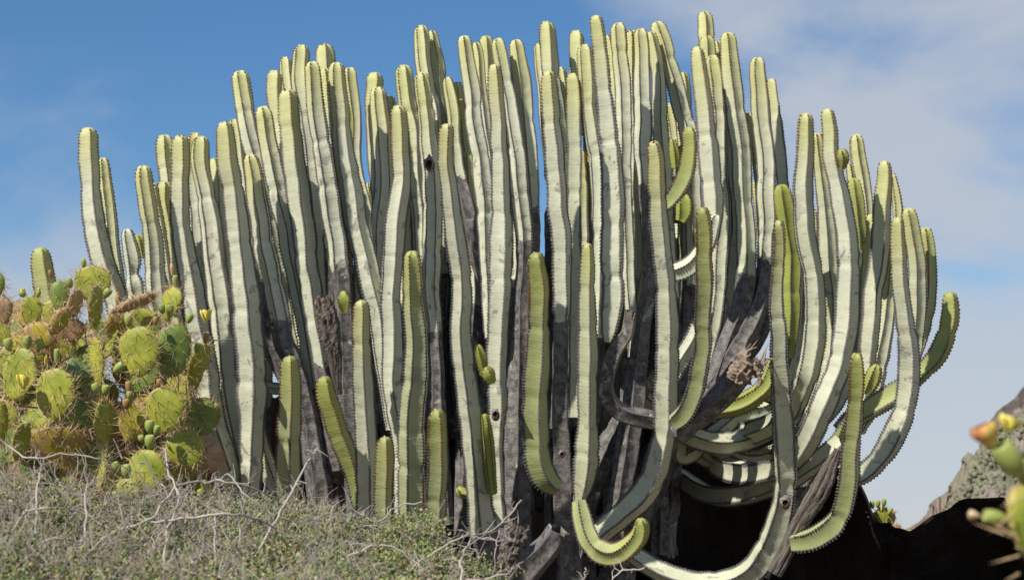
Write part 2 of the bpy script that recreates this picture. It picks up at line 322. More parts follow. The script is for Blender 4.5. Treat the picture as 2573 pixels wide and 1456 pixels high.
    if len(sa) < 2: return o
    cc = np.stack([np.interp(sa, s, c[:, k_]) for k_ in range(3)], -1); ra = np.interp(sa, s, rr*env)*1.10; ta = np.interp(sa, s, tw)
    Ti = np.stack([np.interp(sa, s, T[:, k_]) for k_ in range(3)], -1); Ui = np.stack([np.interp(sa, s, U[:, k_]) for k_ in range(3)], -1); Wi = np.cross(Ti, Ui)
    VV = []; FF = []; AA = []; nb = 0
    tmpl_f = np.array([[0, 1, 4], [1, 2, 4], [2, 3, 4], [3, 0, 4], [5, 6, 8], [6, 7, 8], [7, 5, 8], [9, 10, 12], [10, 11, 12], [11, 9, 12]])
    for q_ in range(n):
        a_ = ta+2*half*q_; Nn = np.cos(a_)[:, None]*Ui+np.sin(a_)[:, None]*Wi; B = np.cross(Ti, Nn); O = cc+ra[:, None]*Nn
        z = rng.uniform(0.8, 1.25, len(sa))[:, None]
        h1 = 0.0044*z; w1 = 0.0033*z*rng.uniform(.7, 1.2)
        pv = [O-Nn*0.0012-Ti*h1, O-Nn*0.0016+B*w1, O-Nn*0.0012+Ti*h1, O-Nn*0.0016-B*w1, O+Nn*0.0020]
        for sg in (-1, 1):
            dr = Nn*0.75+B*sg*0.62+Ti*rng.uniform(-0.4, 0.4, len(sa))[:, None]; lt = 0.0044*z*rng.uniform(0.6, 1.2, len(sa))[:, None]
            pv += [O+Ti*0.0009, O-Ti*0.0009, O+B*0.0009*sg-Nn*0.001, O+dr*lt]
        Pv = np.stack(pv, 1); cnt = len(sa)
        VV.append(Pv.reshape(-1, 3)); FF.append((tmpl_f[None]+(np.arange(cnt)*13)[:, None, None]).reshape(-1, 3)+nb); nb += cnt*13; AA.append(np.repeat(sa*(0.5 if young > 0.5 else 1.0), 13))
    if tint is not None: AA = [np.full_like(a, tint) for a in AA]
    mesh_obj('spines', np.vstack(VV), np.vstack(FF), M_SPINE, o, attrs=dict(age=np.concatenate(AA)), smooth=False, kind='stuff')
    return o
def S(d, young, text, **kw):
    pts = [tuple(float(v) for v in p.split(',')) for p in text.split()]
    o = make_stem(d, young, pts, **kw); STEMS.append((o, pts, d)); return o
# left part
S(7.6, .55, '101,623,38 106,680,46 118,760,50 125,830,50 130,960', ph=20, ribs=4)
S(7.8, 0, '222,322,38 222,400,42 228,480,44 238,560,48 258,650,50 285,730,52 325,850,52 370,1000', ribs=4, ph=30)
S(7.95, 0, '258,398,27 264,480,33 274,560,35 285,640,33 296,720,33 320,850 360,1000')
S(7.7, 0, '321,575,24 328,620,33 334,660,38 334,687,27 341,717,40 348,780,42 360,880', label='stunted tan ribbed stem with a narrow waist', tint=0.3)
S(7.8, .9, '347,590,22 352,612,28 360,652,14')
S(7.6, 0, '360,417,34 367,489,36 380,575,40 388,661,42 392,745,45 405,850,46 430,1000')
S(8.1, .1, '412,341,40 414,402,41 421,458,40 430,560,38 440,700 460,850')
S(7.9, .35, '413,456,34 412,510,37 421,575,36 427,640,33 432,720,32 450,850')
S(7.8, 0, '383,460,24 395,560,26 410,650,26 418,700 430,800')
S(7.65, 0, '454,341,36 453,402,39 451,467,40 451,532,43 457,596,45 470,661,49 483,726,52 492,790,54 505,855,55 520,950,57 532,1050,57 562,1150,56 590,1240,50', ph=22, ribs=4)
S(8.1, 0, '491,335,35 485,402,37 483,467,37 491,532,37 496,596,37 508,661,37 516,740,36 520,850 540,1000')
S(7.9, 0, '505,344,38 503,402,41 513,467,41 526,532,45 535,596,47 543,661,50 552,726,52 560,790,54 566,855,55 575,950,56 590,1050,54 610,1150,50 620,1230,50')
S(8.2, 0, '537,399,26 545,445,28 550,510,28 556,575,27 565,640,26 575,760,26 590,900')
S(7.6, 0, '565,308,36 570,359,41 576,424,45 587,489,47 593,553,49 600,618,51 608,683,55 617,747,58 621,812,60 626,855,62 632,920,64 632,980,66 633,1040,52 632,1100,50 628,1200,48 620,1290,44', ph=35, ribs=4)
S(8.0, .1, '589,301,28 597,346,30 604,402,30 610,460,29 617,520,28 625,600,28 640,750')
S(8.0, 0, '601,179,34 610,235,38 621,300,40 632,365,41 649,430,43 667,494,44 675,537,44 688,602,42 700,680,40 715,800 740,950', ph=70)
S(7.85, 0, '659,269,36 667,322,41 675,365,41 688,430,45 701,494,47 718,559,47 731,624,48 744,688,46 757,760,44 772,850,40 790,980')
S(7.72, 0, '628,389,30 636,430,37 643,494,42 654,559,44 662,624,48 675,671,48 690,736,46 703,801,44 716,865,45 738,909,45 772,1038,46 790,1146,50 803,1232,56 808,1300', bark=800)
S(7.9, 0, '613,498,20 620,560,22 628,624,30 643,693,32 656,757,36 669,822,38 688,887,36 715,950,34', bark='all', label='narrow grey barked stem with pale lichen patches')
S(8.2, .1, '692,179,34 690,235,36 695,280,34 703,330,33 712,420,32 720,500 740,650')
S(8.35, 0, '717,145,26 718,184,28 721,220,28 726,300,28 740,420')
S(7.75, 0, '723,226,38 727,278,44 731,343,47 738,408,50 748,473,52 757,537,50 766,602,50 770,667,46 781,714,44 790,801,42 800,865,42 811,930,42 824,1000,42 838,1080,42 850,1180', bark=900, ph=40)
S(8.1, 0, '757,115,36 753,171,37 757,214,41 770,278,43 779,343,47 783,408,47 787,473,45 795,560,44 800,700,42 810,850 820,1000')
S(7.7, 0, '785,156,32 790,214,37 796,278,40 805,343,42 818,408,44 826,473,46 835,537,46 848,602,46 856,667,44 863,700,44 867,758,42 867,844,44 872,930,45 876,1016,48 885,1100,48 895,1200,50 900,1290', bark=660)
S(8.3, .1, '815,112,37 817,150,40 822,200,38 828,280,36 832,380,36 840,500')
S(8.1, .2, '815,174,28 821,214,30 824,278,29 830,343,28 838,430,28 845,550 860,700')
S(7.75, 0, '846,159,34 848,214,37 854,278,40 861,343,43 869,408,47 882,473,50 891,537,50 904,602,52 921,670,53 934,730,52 949,801,48 958,865,46 969,930,40 975,995,32 982,1080,28', ph=25)
S(8.0, 0, '879,172,30 886,235,32 893,300,30 893,365,30 899,430,30 912,494,32 925,559,32 938,645,30 950,740,30 965,850')
S(7.9, 1, '880,265,14 882,322,20 884,373,12', ribs=4)
S(8.1, .1, '945,184,35 943,214,36 936,260,31 934,322,30 937,386,29 941,451,28 946,520,28 955,640')
S(7.9, 0, '950,220,32 956,278,40 962,343,41 964,408,40 966,473,40 956,537,40 951,602,34 951,667,32 950,740,32 960,860 975,980')
S(8.15, .1, '977,243,22 981,287,24 985,365,23 985,430,22 990,560')
S(8.1, .2, '928,459,18 934,503,19 938,560 945,680')
S(7.7, 0, '999,266,33 1001,322,41 1003,386,42 1005,451,44 999,516,47 990,580,48 986,645,48 981,700,46 978,760,46 982,830,48 984,900,48 986,960,46 995,1030,44 1005,1100,38 1008,1200,36 1010,1300', ph=50)
S(8.0, .1, '1014,165,34 1016,214,37 1022,257,39 1037,322,41 1044,386,39 1046,440,38 1052,494,42 1057,559,40 1062,640,38 1066,720,38 1070,860')
S(8.2, 0, '1058,66,30 1062,118,34 1065,170,35 1074,221,35 1088,273,33 1095,325,32 1100,400,32 1110,520')
S(8.25, 0, '1083,79,24 1090,118,28 1098,170,32 1103,221,34 1112,273,34 1119,325,33 1124,420,32 1130,520')
S(7.85, 0, '1058,183,29 1062,221,34 1069,273,36 1074,325,38 1079,377,42 1083,428,42 1086,480,42 1088,532,42 1087,580,42 1083,677,42 1083,755,38 1092,852,36 1094,949,36 1098,1007,38 1102,1100,40 1110,1220,42 1115,1320', bark=830, ph=45)
S(8.1, 0, '1124,195,20 1133,238,28 1140,290,29 1143,342,28 1149,394,30 1152,425,34 1160,463,38 1171,515,42 1176,541,42 1191,600,40 1203,658,37 1215,705,32 1228,780,30 1240,900', bark=440)
S(7.3, .05, '1124,312,30 1122,359,33 1119,411,34 1126,463,36 1131,515,39 1140,560,42 1145,600,43 1156,677,43 1160,755,43 1160,833,44 1166,910,46 1176,988,48 1184,1048,50 1195,1154,52 1204,1242,54 1212,1330,56 1230,1400,58 1245,1480,60', bark=1330, ph=38, ribs=4)
S(8.15, .4, '1153,251,22 1162,307,24 1170,359,23 1178,428,22 1188,480,21 1194,540,20 1200,620')
S(8.3, 0, '1146,208,22 1153,238,26 1158,290,26 1165,380')
S(7.9, 0, '1167,91,28 1174,135,33 1181,187,36 1188,238,38 1191,290,39 1198,342,40 1209,394,40 1212,446,40 1219,497,41 1220,541,40 1222,619,36 1226,700,34 1235,850')
S(8.1, .1, '1196,108,20 1202,152,24 1209,221,24 1216,273,25 1226,342,26 1233,394,26 1235,480 1240,620')
S(8.2, .35, '1221,92,29 1223,135,32 1224,187,31 1226,238,30 1228,340,30 1235,450')
S(8.0, 0, '1251,98,28 1259,142,33 1267,187,34 1277,238,36 1285,290,38 1295,342,40 1302,411,41 1305,480,42 1312,541,40 1316,588,37 1316,658,35 1312,736,34 1308,850,40 1303,1000,52 1300,1150,58 1298,1330,64 1298,1460,66', bark=600)
S(7.6, 0, '1243,163,28 1245,204,33 1248,256,36 1252,307,37 1254,359,39 1257,411,40 1259,463,42 1261,515,45 1261,560,49 1259,619,54 1257,697,55 1255,774,52 1250,852,49 1246,930,47 1250,1007,44 1248,1070,42 1245,1140,40 1250,1230,38 1255,1320,36', ph=40, ribs=4)
S(8.05, 0, '1297,102,29 1304,152,36 1312,204,39 1317,256,40 1323,307,39 1331,359,40 1336,411,39 1340,480,34 1343,515,28 1345,600,28 1340,700,28 1335,850', bark=510)
# middle
S(8.1, .15, '1373,56,34 1374,100,37 1378,152,41 1383,204,44 1390,256,45 1398,330,44 1405,420,40 1415,560', ribs=5)
S(8.2, 0, '1351,111,18 1355,170,22 1361,221,23 1364,256,22 1370,330 1380,450')
S(7.55, 0, '1378,179,29 1380,221,36 1385,273,39 1388,325,42 1392,377,44 1395,428,46 1399,480,46 1402,532,47 1409,580,47 1413,658,46 1411,736,44 1411,813,43 1409,891,43 1409,969,44 1407,1046,45 1410,1101,50 1415,1189,54 1417,1295,60 1424,1366,64 1431,1480,70', bark=795, ph=42, ribs=4)
S(8.3, .1, '1407,171,24 1412,221,26 1415,300,26 1420,400')
S(7.9, .2, '1438,186,32 1440,238,38 1440,290,42 1440,342,44 1443,411,43 1442,480,42 1445,541,40 1448,640,38 1450,760,38 1446,900,38 1445,1050', ph=0, ribs=4)
S(8.2, .1, '1451,80,35 1449,121,35 1448,160,31 1452,220,30 1460,340')
S(8.35, .1, '1439,162,14 1440,200,16 1444,280')
S(7.9, 0, '1469,113,31 1473,167,36 1476,226,37 1480,284,37 1490,342,38 1500,400,38 1504,459,37 1506,517,36 1505,600,36 1500,700,34 1495,850')
S(8.15, 0, '1478,330,24 1487,400,36 1492,500,38 1490,600,38 1482,720,36 1480,850')
S(7.7, 0, '1498,40,30 1504,90,37 1511,148,42 1517,206,46 1523,264,49 1529,323,52 1533,381,54 1537,439,56 1541,517,59 1541,580,62 1540,658,64 1540,736,64 1536,790,58 1530,833,42 1526,864,16', ph=12, ribs=4)
S(7.95, 0, '1552,59,32 1556,109,37 1562,187,38 1566,245,37 1568,303,36 1568,361,35 1568,420,33 1570,480,31 1574,560,30 1582,680,30 1590,800')
S(8.2, .3, '1527,89,16 1535,128,20 1542,200,22 1548,320')
S(8.05, .15, '1586,77,26 1587,128,27 1589,187,27 1589,245,28 1591,303,31 1595,381,34 1599,459,36 1606,536,38 1610,620,40 1612,720,40 1602,800,36 1595,900')
S(7.9, 0, '1612,73,29 1614,128,33 1614,187,36 1616,245,40 1618,303,43 1616,361,41 1620,420,36 1624,478,34 1630,560,32 1632,640,30 1630,736,34 1620,800,38 1612,852,42 1602,930,45 1594,1007,50 1579,1119,54 1561,1225,50 1545,1300,52 1530,1400,56', bark=450)
S(8.0, .1, '1633,82,24 1643,128,29 1651,187,32 1655,245,35 1657,303,37 1661,361,36 1668,420,34 1675,480,32 1680,600,32 1690,750')
S(8.05, 0, '1650,57,32 1665,101,35 1676,148,36 1690,195,37 1704,245,38 1715,284,39 1727,323,40 1737,400,39 1742,500,38 1745,600,36 1745,720')
S(8.25, .2, '1716,183,22 1721,218,24 1725,264,24 1731,310,24 1738,420')
S(8.25, .1, '1678,261,18 1684,303,23 1692,361,24 1696,440 1702,560')
S(7.6, .8, '1731,320,34 1734,361,37 1729,400,40 1719,439,43 1702,476,44 1684,503,40 1662,524,30', label='short green stem curving up like a horn', ph=20, ribs=4)
S(7.8, 1, '1688,350,14 1694,385,22 1698,425,18')
S(7.85, 1, '1720,490,34 1718,530,38 1706,560,22')
S(7.3, .1, '1642,355,28 1647,400,36 1649,459,40 1653,517,43 1658,575,44 1662,638,44 1672,716,45 1678,794,48 1678,871,50 1676,949,52 1674,1027,53 1669,1080,54 1662,1119,56 1643,1189,58 1614,1242,60 1568,1288,58 1526,1323,54 1480,1370,48', ph=43, ribs=4)
S(8.2, .1, '1768,31,30 1772,62,36 1774,100,38 1778,180,37 1785,300')
S(8.1, .25, '1775,92,30 1779,128,34 1784,200,34 1790,280 1796,400')
S(7.8, 0, '1752,119,29 1758,187,37 1766,245,41 1772,303,44 1777,361,49 1783,420,50 1789,478,50 1791,525,44 1794,570,32 1797,605,18', ph=35, ribs=4)
S(7.95, .1, '1791,140,31 1795,187,36 1801,245,35 1805,303,34 1808,361,33 1812,420,34 1816,497,36 1818,575,38 1812,638,38 1806,736,36 1794,813,34 1780,880,32 1760,960')
S(7.9, .15, '1828,83,34 1832,128,39 1838,187,42 1845,245,44 1851,303,44 1859,361,44 1863,420,43 1867,478,42 1871,536,42 1876,587,42 1877,638,43 1876,697,44 1864,774,46 1841,833,46 1818,891,46 1800,940,45 1775,1000,44 1740,1060,40', bark=680)
S(8.15, .1, '1803,105,20 1808,148,23 1812,220,24 1818,340')
S(7.98, .1, '1818,262,14 1824,340,26 1832,420,32 1842,500,34 1845,575,36 1836,660,40 1832,736,40 1818,833,34 1795,910,30 1770,980')
S(7.88, .05, '1904,146,31 1908,206,37 1912,264,42 1917,323,43 1925,381,43 1929,439,43 1929,497,43 1929,556,40 1926,600,36 1923,649,34 1915,726,38 1892,804,46 1861,862,50 1833,909,50 1790,980,46', bark=640)
S(8.0, .05, '1939,199,26 1946,264,33 1954,323,36 1960,381,37 1966,439,35 1968,497,34 1966,600,32 1960,720,30')
S(8.05, .1, '1882,284,23 1890,342,25 1902,400,22 1910,459,21 1915,530,19 1918,600')
S(8.1, .2, '1897,456,16 1904,497,19 1910,556,18 1915,610')
S(7.72, 1, '1962,465,33 1969,513,40 1980,571,40 1988,629,40 1990,707,42 1989,785,42 1986,843,36 1980,900,22', ph=10)
S(7.85, 1, '1989,499,12 1992,520,16 1993,548,10')
S(7.15, .15, '1954,556,28 1958,610,33 1956,668,37 1951,726,38 1952,785,44 1956,843,48 1958,903,49 1964,989,54 1968,1076,56 1973,1162,54 1974,1227,52 1964,1291,54 1943,1356,60 1908,1416,60 1865,1448,54 1815,1462,50 1745,1464,48 1674,1442,48 1621,1412,44 1580,1385,38', ph=30, ribs=4)
# right
S(7.62, .15, '2024,285,30 2022,342,37 2018,400,41 2016,459,45 2018,517,46 2022,575,47 2030,620,46 2039,668,46 2045,726,46 2046,804,49 2043,860,52 2030,930,50 2007,990,48 1980,1035,47 1940,1066,50 1890,1087,52 1840,1090,52 1790,1080,50 1740,1058,46 1690,1025,44 1640,980,42', dbase=8.75)
S(7.9, .15, '2053,335,22 2057,381,29 2063,439,32 2069,497,37 2073,556,40 2078,649,43 2086,726,42 2090,785,40 2086,843,38 2075,930,37 2052,1010,37 2015,1090,38 1960,1135,38 1880,1142,37 1800,1115,34 1720,1075,34 1640,1020,34', dbase=8.75)
S(7.5, 0, '2079,274,30 2084,323,36 2086,381,39 2096,439,42 2111,497,44 2123,556,45 2130,600,46 2132,649,48 2131,726,52 2129,804,52 2121,862,51 2107,925,52 2086,975,50 2063,1032,52 2036,1097,52 2005,1142,50 1960,1172,54 1900,1188,56 1840,1180,56 1785,1150,54 1735,1105,50 1680,1050,46 1620,1000,44', ph=38, dbase=8.6)
S(7.3, .9, '2115,375,22 2116,397,29 2112,426,14', ph=10)
S(7.9, .05, '2150,339,29 2156,400,34 2166,459,34 2175,517,31 2179,570,28 2180,650,28 2178,760')
S(8.1, .3, '2133,414,16 2136,450,18 2140,520')
S(7.7, .85, '2145,449,28 2150,497,37 2156,556,38 2160,590,34 2162,630,20')
S(7.8, .2, '2189,539,20 2188,571,26 2181,629,28 2176,688,28 2172,780,28 2165,900,28')
S(7.65, .1, '2222,405,29 2220,459,37 2216,517,41 2214,575,44 2214,610,44 2208,668,44 2196,726,43 2191,785,42 2183,862,41 2176,940,40 2165,1010,40 2145,1065,42 2105,1115,44 2050,1160,45 1990,1200,46 1920,1228,48 1850,1245,50 1780,1243,50 1715,1205,46 1650,1150,44 1600,1080,42', dbase=8.75)
S(7.85, 0, '2243,436,12 2252,490,20 2258,540,22 2257,620,22 2250,700')
S(7.8, .1, '2242,620,18 2236,700,30 2228,780,38 2214,870,44 2200,950,42 2180,1030,40 2150,1080')
S(7.4, .1, '2257,547,31 2259,610,37 2261,668,40 2265,726,41 2272,785,43 2280,843,46 2285,901,49 2283,968,52 2270,1032,54 2249,1084,54 2223,1132,54 2190,1172,54 2155,1198,50 2110,1215,44', ph=44, ribs=4)
S(7.6, .2, '2282,524,30 2290,571,36 2299,629,36 2303,688,38 2305,765,38 2300,840,36 2292,920,34')
S(7.7, .5, '2325,572,29 2330,629,37 2334,688,40 2330,765,40 2321,812,37 2305,870,34 2285,930,32')
S(7.55, .8, '2387,734,33 2389,785,42 2378,843,45 2354,893,46 2318,932,46 2275,968,50 2232,998,54 2188,1024,50 2150,1050,46 2110,1100,42', ph=45, ribs=4, label='green outermost stem sweeping out and up at the right')
S(7.1, .75, '2152,889,34 2150,946,42 2147,1011,45 2143,1076,47 2135,1140,50 2130,1205,52 2119,1265,54 2098,1313,56 2063,1341,56 2029,1356,54 1985,1362,44', ph=20, ribs=4)
S(7.3, .9, '2207,916,24 2200,935,34 2192,958,36 2178,988,20')
# lower front
S(7.08, .6, '729,896,36 729,952,45 727,1016,48 725,1081,52 724,1146,54 724,1232,56 724,1330,56', ph=30, ribs=4, label='young yellow green stem standing alone at the front')
S(7.35, .9, '813,947,35 820,995,43 835,1038,46 854,1094,50 876,1146,46 892,1195,38 905,1270,36', ph=15, ribs=4)
S(7.1, .05, '906,755,32 906,822,37 908,887,42 913,952,44 915,1016,46 919,1081,47 921,1146,48 923,1232,48 920,1340,48', ph=38, ribs=4)
S(7.05, .55, '968,1098,32 967,1146,39 964,1210,43 962,1300,44 960,1360', ph=40, ribs=4)
S(7.22, .5, '1035,632,34 1040,693,42 1042,758,46 1046,822,50 1049,887,53 1046,952,58 1040,1016,60 1036,1081,62 1036,1146,63 1038,1232,62 1038,1340,60', ph=25, ribs=5)
S(7.0, .65, '1100,1030,36 1101,1081,45 1100,1146,48 1096,1210,50 1090,1290,52 1072,1370,54 1050,1440', ph=25, ribs=4)
S(7.2, .75, '1345,636,36 1349,697,46 1351,755,50 1352,813,52 1351,871,54 1349,949,57 1347,1046,58 1347,1090,58 1350,1136,58 1361,1182,56 1379,1210,48 1405,1226,34', ph=15, ribs=4)
S(7.42, .3, '1475,612,25 1475,677,34 1475,736,37 1477,813,41 1477,891,44 1477,969,44 1477,1040,42 1477,1084,46 1474,1154,57 1467,1207,46 1460,1258,28', ph=35, ribs=4)
S(7.1, .75, '1610,1302,26 1612,1328,37 1600,1356,42 1568,1384,48 1533,1393,51 1498,1376,51 1475,1340,47 1464,1300,44 1456,1258,32', label='short stem hooked upwards in a J shape')
S(7.1, .7, '1763,522,34 1769,580,43 1769,658,46 1769,736,47 1767,813,47 1765,871,47 1756,930,48 1744,988,50 1724,1034,50 1690,1062,40', ph=22, ribs=4)
S(7.5, 0, '1800,540,26 1780,610,36 1745,662,42 1712,682,43 1672,690,36', tint=0.5)
S(7.6, 0, '1775,780,40 1745,850,42 1715,900,42 1685,955,40', cutend=True, tint=0.6)
S(7.5, 1, '1950,900,30 1930,962,40 1890,1000,44 1850,1019,44 1800,1030,38 1755,1050,32')
S(7.3, 0, '1866,922,50 1850,948,56 1820,985,56 1780,1020,54 1745,1055,50 1700,1095,46', cutend=True, bark=900, tint=0.7, label='broken off stem with a torn frayed end')
S(7.5, 0, '1586,780,30 1578,832,36 1560,860,40 1542,890,42 1526,945,44 1524,990,44 1545,1022,42 1580,1042,42 1650,1056,40', bark='all', cutend=True)
S(7.9, .1, '1622,680,24 1612,740,30 1600,800,32 1590,880')
S(7.2, 0, '1405,1330,50 1378,1372,60 1338,1415,66 1295,1470,68', bark=1300, cutend=True, tint=0.8)
S(7.35, 1, '1200,866,18 1206,895,26 1216,940,20')
S(7.25, 1, '1222,922,18 1227,940,28 1238,962,18')
S(7.5, 1, '1218,1040,20 1224,1090,27 1230,1150,26 1236,1240,22')
S(7.5, 1, '860,732,22 865,755,34 868,788,18')
S(7.75, .1, '640,1040,30 655,1120,36 678,1190,38 712,1270,38')
S(7.9, 0, '640,955,26 672,972,28 705,975,28 745,965,26', cutend=True, tint=0.6)
S(7.6, .9, '1150,1225,22 1168,1235,30 1200,1215,20')
# interior filler stems, added to close gaps and darken the heart of the plant
random.seed(11)
for k_ in range(34):
    bx = random.uniform(620, 1700); t_ = random.uniform(560, 760) if 1000 < bx < 1650 else random.uniform(700, 900)
    if 655 < bx < 740: continue
    lean = (bx-1250)*random.uniform(-0.05, 0.12); wd = random.uniform(34, 50)
    b_ = random.random() < 0.6
    if 1335 < bx+lean < 1385: continue
    S(random.uniform(8.25, 8.7), 0.1, f'{bx+lean:.0f},{t_:.0f},{wd-8:.0f} {bx+lean*.6:.0f},{t_+200:.0f},{wd:.0f} {bx+random.uniform(-12,12):.0f},{t_+400:.0f},{wd:.0f} {bx-lean*.3:.0f},{min(t_+650,1400):.0f},{wd+6:.0f}', bark='all' if b_ else t_+120)
for tx in ('1690,1080,46 1640,1180,60 1590,1300,64 1540,1420,70', '2100,1140,40 2020,1230,52 1960,1330,56 1900,1440,60', '1640,930,40 1560,1060,46 1500,1180,54 1450,1320,60', '830,1180,36 900,1215,40 990,1240,40 1080,1300,44', '1530,1180,44 1470,1260,54 1430,1360,60', '1230,1300,50 1280,1360,56 1330,1450,66', '1180,1060,34 1215,1180,40 1240,1300,46'):
    S(7.85, 0, tx, bark='all', cutend=True)
for k_ in range(16):
    bx = random.uniform(1640, 1800); t_ = random.uniform(520, 700); wd = random.uniform(32, 44)
    S(random.uniform(8.2, 8.6), 0.15, f'{bx+14:.0f},{t_:.0f},{wd-8:.0f} {bx:.0f},{t_+150:.0f},{wd:.0f} {bx-30:.0f},{t_+300:.0f},{wd:.0f} {bx-110:.0f},{t_+480:.0f},{wd+4:.0f} {bx-190:.0f},{t_+640:.0f},{wd+4:.0f} {1440+k_*9},1480,{wd+8:.0f}', bark='all' if k_ % 2 else t_+180)
for k_ in range(12):
    bx = random.uniform(520, 650) if k_ < 8 else random.uniform(745, 900); t_ = random.uniform(640, 820); wd = random.uniform(34, 44)
    S(random.uniform(8.2, 8.5), 0.1, f'{bx-20:.0f},{t_:.0f},{wd-8:.0f} {bx-8:.0f},{t_+200:.0f},{wd:.0f} {bx+10:.0f},{t_+380:.0f},{wd:.0f} {bx+30:.0f},{t_+520:.0f},{wd+4:.0f}', bark=t_+160)
for tx in ('2215,880,30 2195,960,38 2160,1020,40 2110,1080,40', '1960,700,30 1962,820,34 1955,940,36 1930,1010,36'):
    S(8.1, 0.1, tx)
S(8.3, 0, '1935,690,34 1930,780,38 1900,850,40 1850,915,42 1790,990,44 1720,1060,44', bark='all')
for bx in range(770, 1720, 27):
    x_ = bx+random.uniform(-8, 8); t_ = random.uniform(500, 620); wd = random.uniform(36, 50)
    if 1335 < x_ < 1392: t_ = 680
    S(random.uniform(8.4, 8.75), 0.1, f'{x_+random.uniform(-14,14):.0f},{t_:.0f},{wd-8:.0f} {x_:.0f},{t_+200:.0f},{wd:.0f} {x_+random.uniform(-14,14):.0f},{t_+400:.0f},{wd:.0f} {x_-(x_-1300)*.2:.0f},{t_+600:.0f},{wd:.0f}', bark='all' if bx % 2 else t_+90)
for bx in list(range(1010, 1340, 33))+list(range(1440, 1720, 33))+list(range(775, 905, 33)):
    x_ = bx+random.uniform(-8, 8); t_ = random.uniform(270, 380); wd = random.uniform(32, 44); lean = (x_-1300)*.04
    S(random.uniform(8.35, 8.6), 0.15, f'{x_+lean-6:.0f},{t_:.0f},{wd-7:.0f} {x_+lean*.4:.0f},{t_+170:.0f},{wd:.0f} {x_:.0f},{t_+330:.0f},{wd:.0f}')
for bx in range(1985, 2170, 42):  # filler stems added above the curved arms to shade them
    x_ = bx+random.uniform(-7, 7); t_ = random.uniform(520, 620); wd = random.uniform(32, 44)
    S(random.uniform(8.15, 8.5), 0.15, f'{x_+8:.0f},{t_:.0f},{wd-7:.0f} {x_+8:.0f},{t_+150:.0f},{wd:.0f} {x_-5:.0f},{t_+300:.0f},{wd:.0f} {x_-45:.0f},{t_+410:.0f},{wd:.0f} {x_-140:.0f},{1045+bx % 60:.0f},{wd:.0f} {x_-270:.0f},{1080+bx % 80:.0f},{wd+4:.0f} {1740-bx % 50:.0f},{1060+bx % 40:.0f},{wd:.0f} 1610,{980+bx % 70},{wd:.0f}')
for bx in (1425, 1462, 1500, 1548, 1592, 1640, 1670, 1715, 1180, 1230, 1285, 960, 905, 1020):  # extra stems added in mid depth to keep sun off the lower arms
    x_ = bx+random.uniform(-8, 8); t_ = random.uniform(330, 450) if bx != 905 else 520; wd = random.uniform(34, 44)
    S(random.uniform(7.95, 8.2), 0.1, f'{x_-8:.0f},{t_:.0f},{wd-7:.0f} {x_:.0f},{t_+180:.0f},{wd:.0f} {x_+6:.0f},{t_+360:.0f},{wd:.0f} {x_-6:.0f},{t_+540:.0f},{wd:.0f} {x_-16:.0f},{t_+700:.0f},{wd:.0f}', bark=t_+random.uniform(200, 420))
# broken and weathered wood
def ragged(name, pts, d, mat, k=26, hollow=True, rough=0.12, parent=SP, label=None, splinters=9):
    P = np.array(pts, float); Sx = spline(P, 12); D = deep(d)
    W3 = np.array([at(a, b, D) for a, b in Sx[:, :2]]); rad = Sx[:, 2]/2*K*D
    V, F = tube(W3, rad, k); n = len(W3); V = V.reshape(n, k, 3); c = W3[:, None]
    for i_ in range(n):
        for j_ in range(k):
            z_ = noise.fractal(Vector((j_*1.3, i_*0.12, pts[0][0])), 0.7, 2, 4); V[i_, j_] = W3[i_]+(V[i_, j_]-W3[i_])*(1+rough*2.2*z_+0.08*math.sin(j_*2.4))
    dr = W3[0]-W3[1]; dr /= np.linalg.norm(dr)
    jag = rng.uniform(-0.2, 0.9, k)*rad[0]
    V[0] += jag[:, None]*dr
    inner = V[:3].copy(); inner = c[:3]+(inner-c[:3])*0.72; inner[2] = c[4]+(inner[2]-c[2])*0.5
    VV = np.vstack([inner[::-1].reshape(-1, 3), V.reshape(-1, 3)]); nr_ = n+3
    i_ = np.arange(nr_-1)[:, None]*k; j_ = np.arange(k)[None]; j2 = (j_+1) % k
    FF = np.stack([i_+j_, i_+j2, i_+k+j2, i_+k+j_], -1).reshape(-1, 4)
    o = mesh_obj(name, VV, FF, mat, parent, smooth=False, attrs=dict(gu=np.tile(np.cos(np.arange(k)*2*math.pi/k)*2.2, n+3), gw=np.tile(np.sin(np.arange(k)*2*math.pi/k)*2.2, n+3), gl=np.repeat(np.concatenate([[0, .02, .04], np.linspace(0, 1, n)*len(pts)*.28]), k)))
    if label: o['label'] = label
    acc = Acc()
    for s_ in range(splinters):
        a0 = W3[0]+(V[0, s_ % k]-W3[0])*rng.uniform(0.5, 1); dd_ = dr*rng.uniform(0.2, 1)+rng.normal(0, 0.6, 3)
        L_ = rng.uniform(0.3, 0.9)*rad[0]; tp = np.array([a0, a0+dd_*L_*0.6, a0+dd_*L_+rng.normal(0, 0.2, 3)*L_])
        v_, f_ = tube(tp, np.array([1, 0.7, 0.1])*rad[0]*0.10, 4); acc.add(v_, f_)
    if splinters: acc.build('splinters', M_FIBRE, o, kind='stuff', smooth=False)
    return o
ragged('dead_trunk', [(812, 762, 44), (820, 790, 54), (830, 840, 50), (838, 880, 40), (846, 940, 26), (850, 990, 18)], 7.5, M_DEAD, label='weathered dead stump of cracked grey wood')
ragged('torn_end', [(1888, 905, 66), (1874, 925, 62), (1856, 945, 54), (1845, 960, 40)], 7.24, M_FIBRE, rough=0.22, label='brown torn end of the broken stem', splinters=26)
ragged('dead_trunk', [(2104, 1134, 20), (2088, 1168, 36), (2068, 1215, 48), (2042, 1262, 48), (2010, 1312, 42), (1985, 1365, 40), (1945, 1440, 38)], 7.35, M_DEAD, rough=0.06, label='hollow dead trunk broken open on one side')
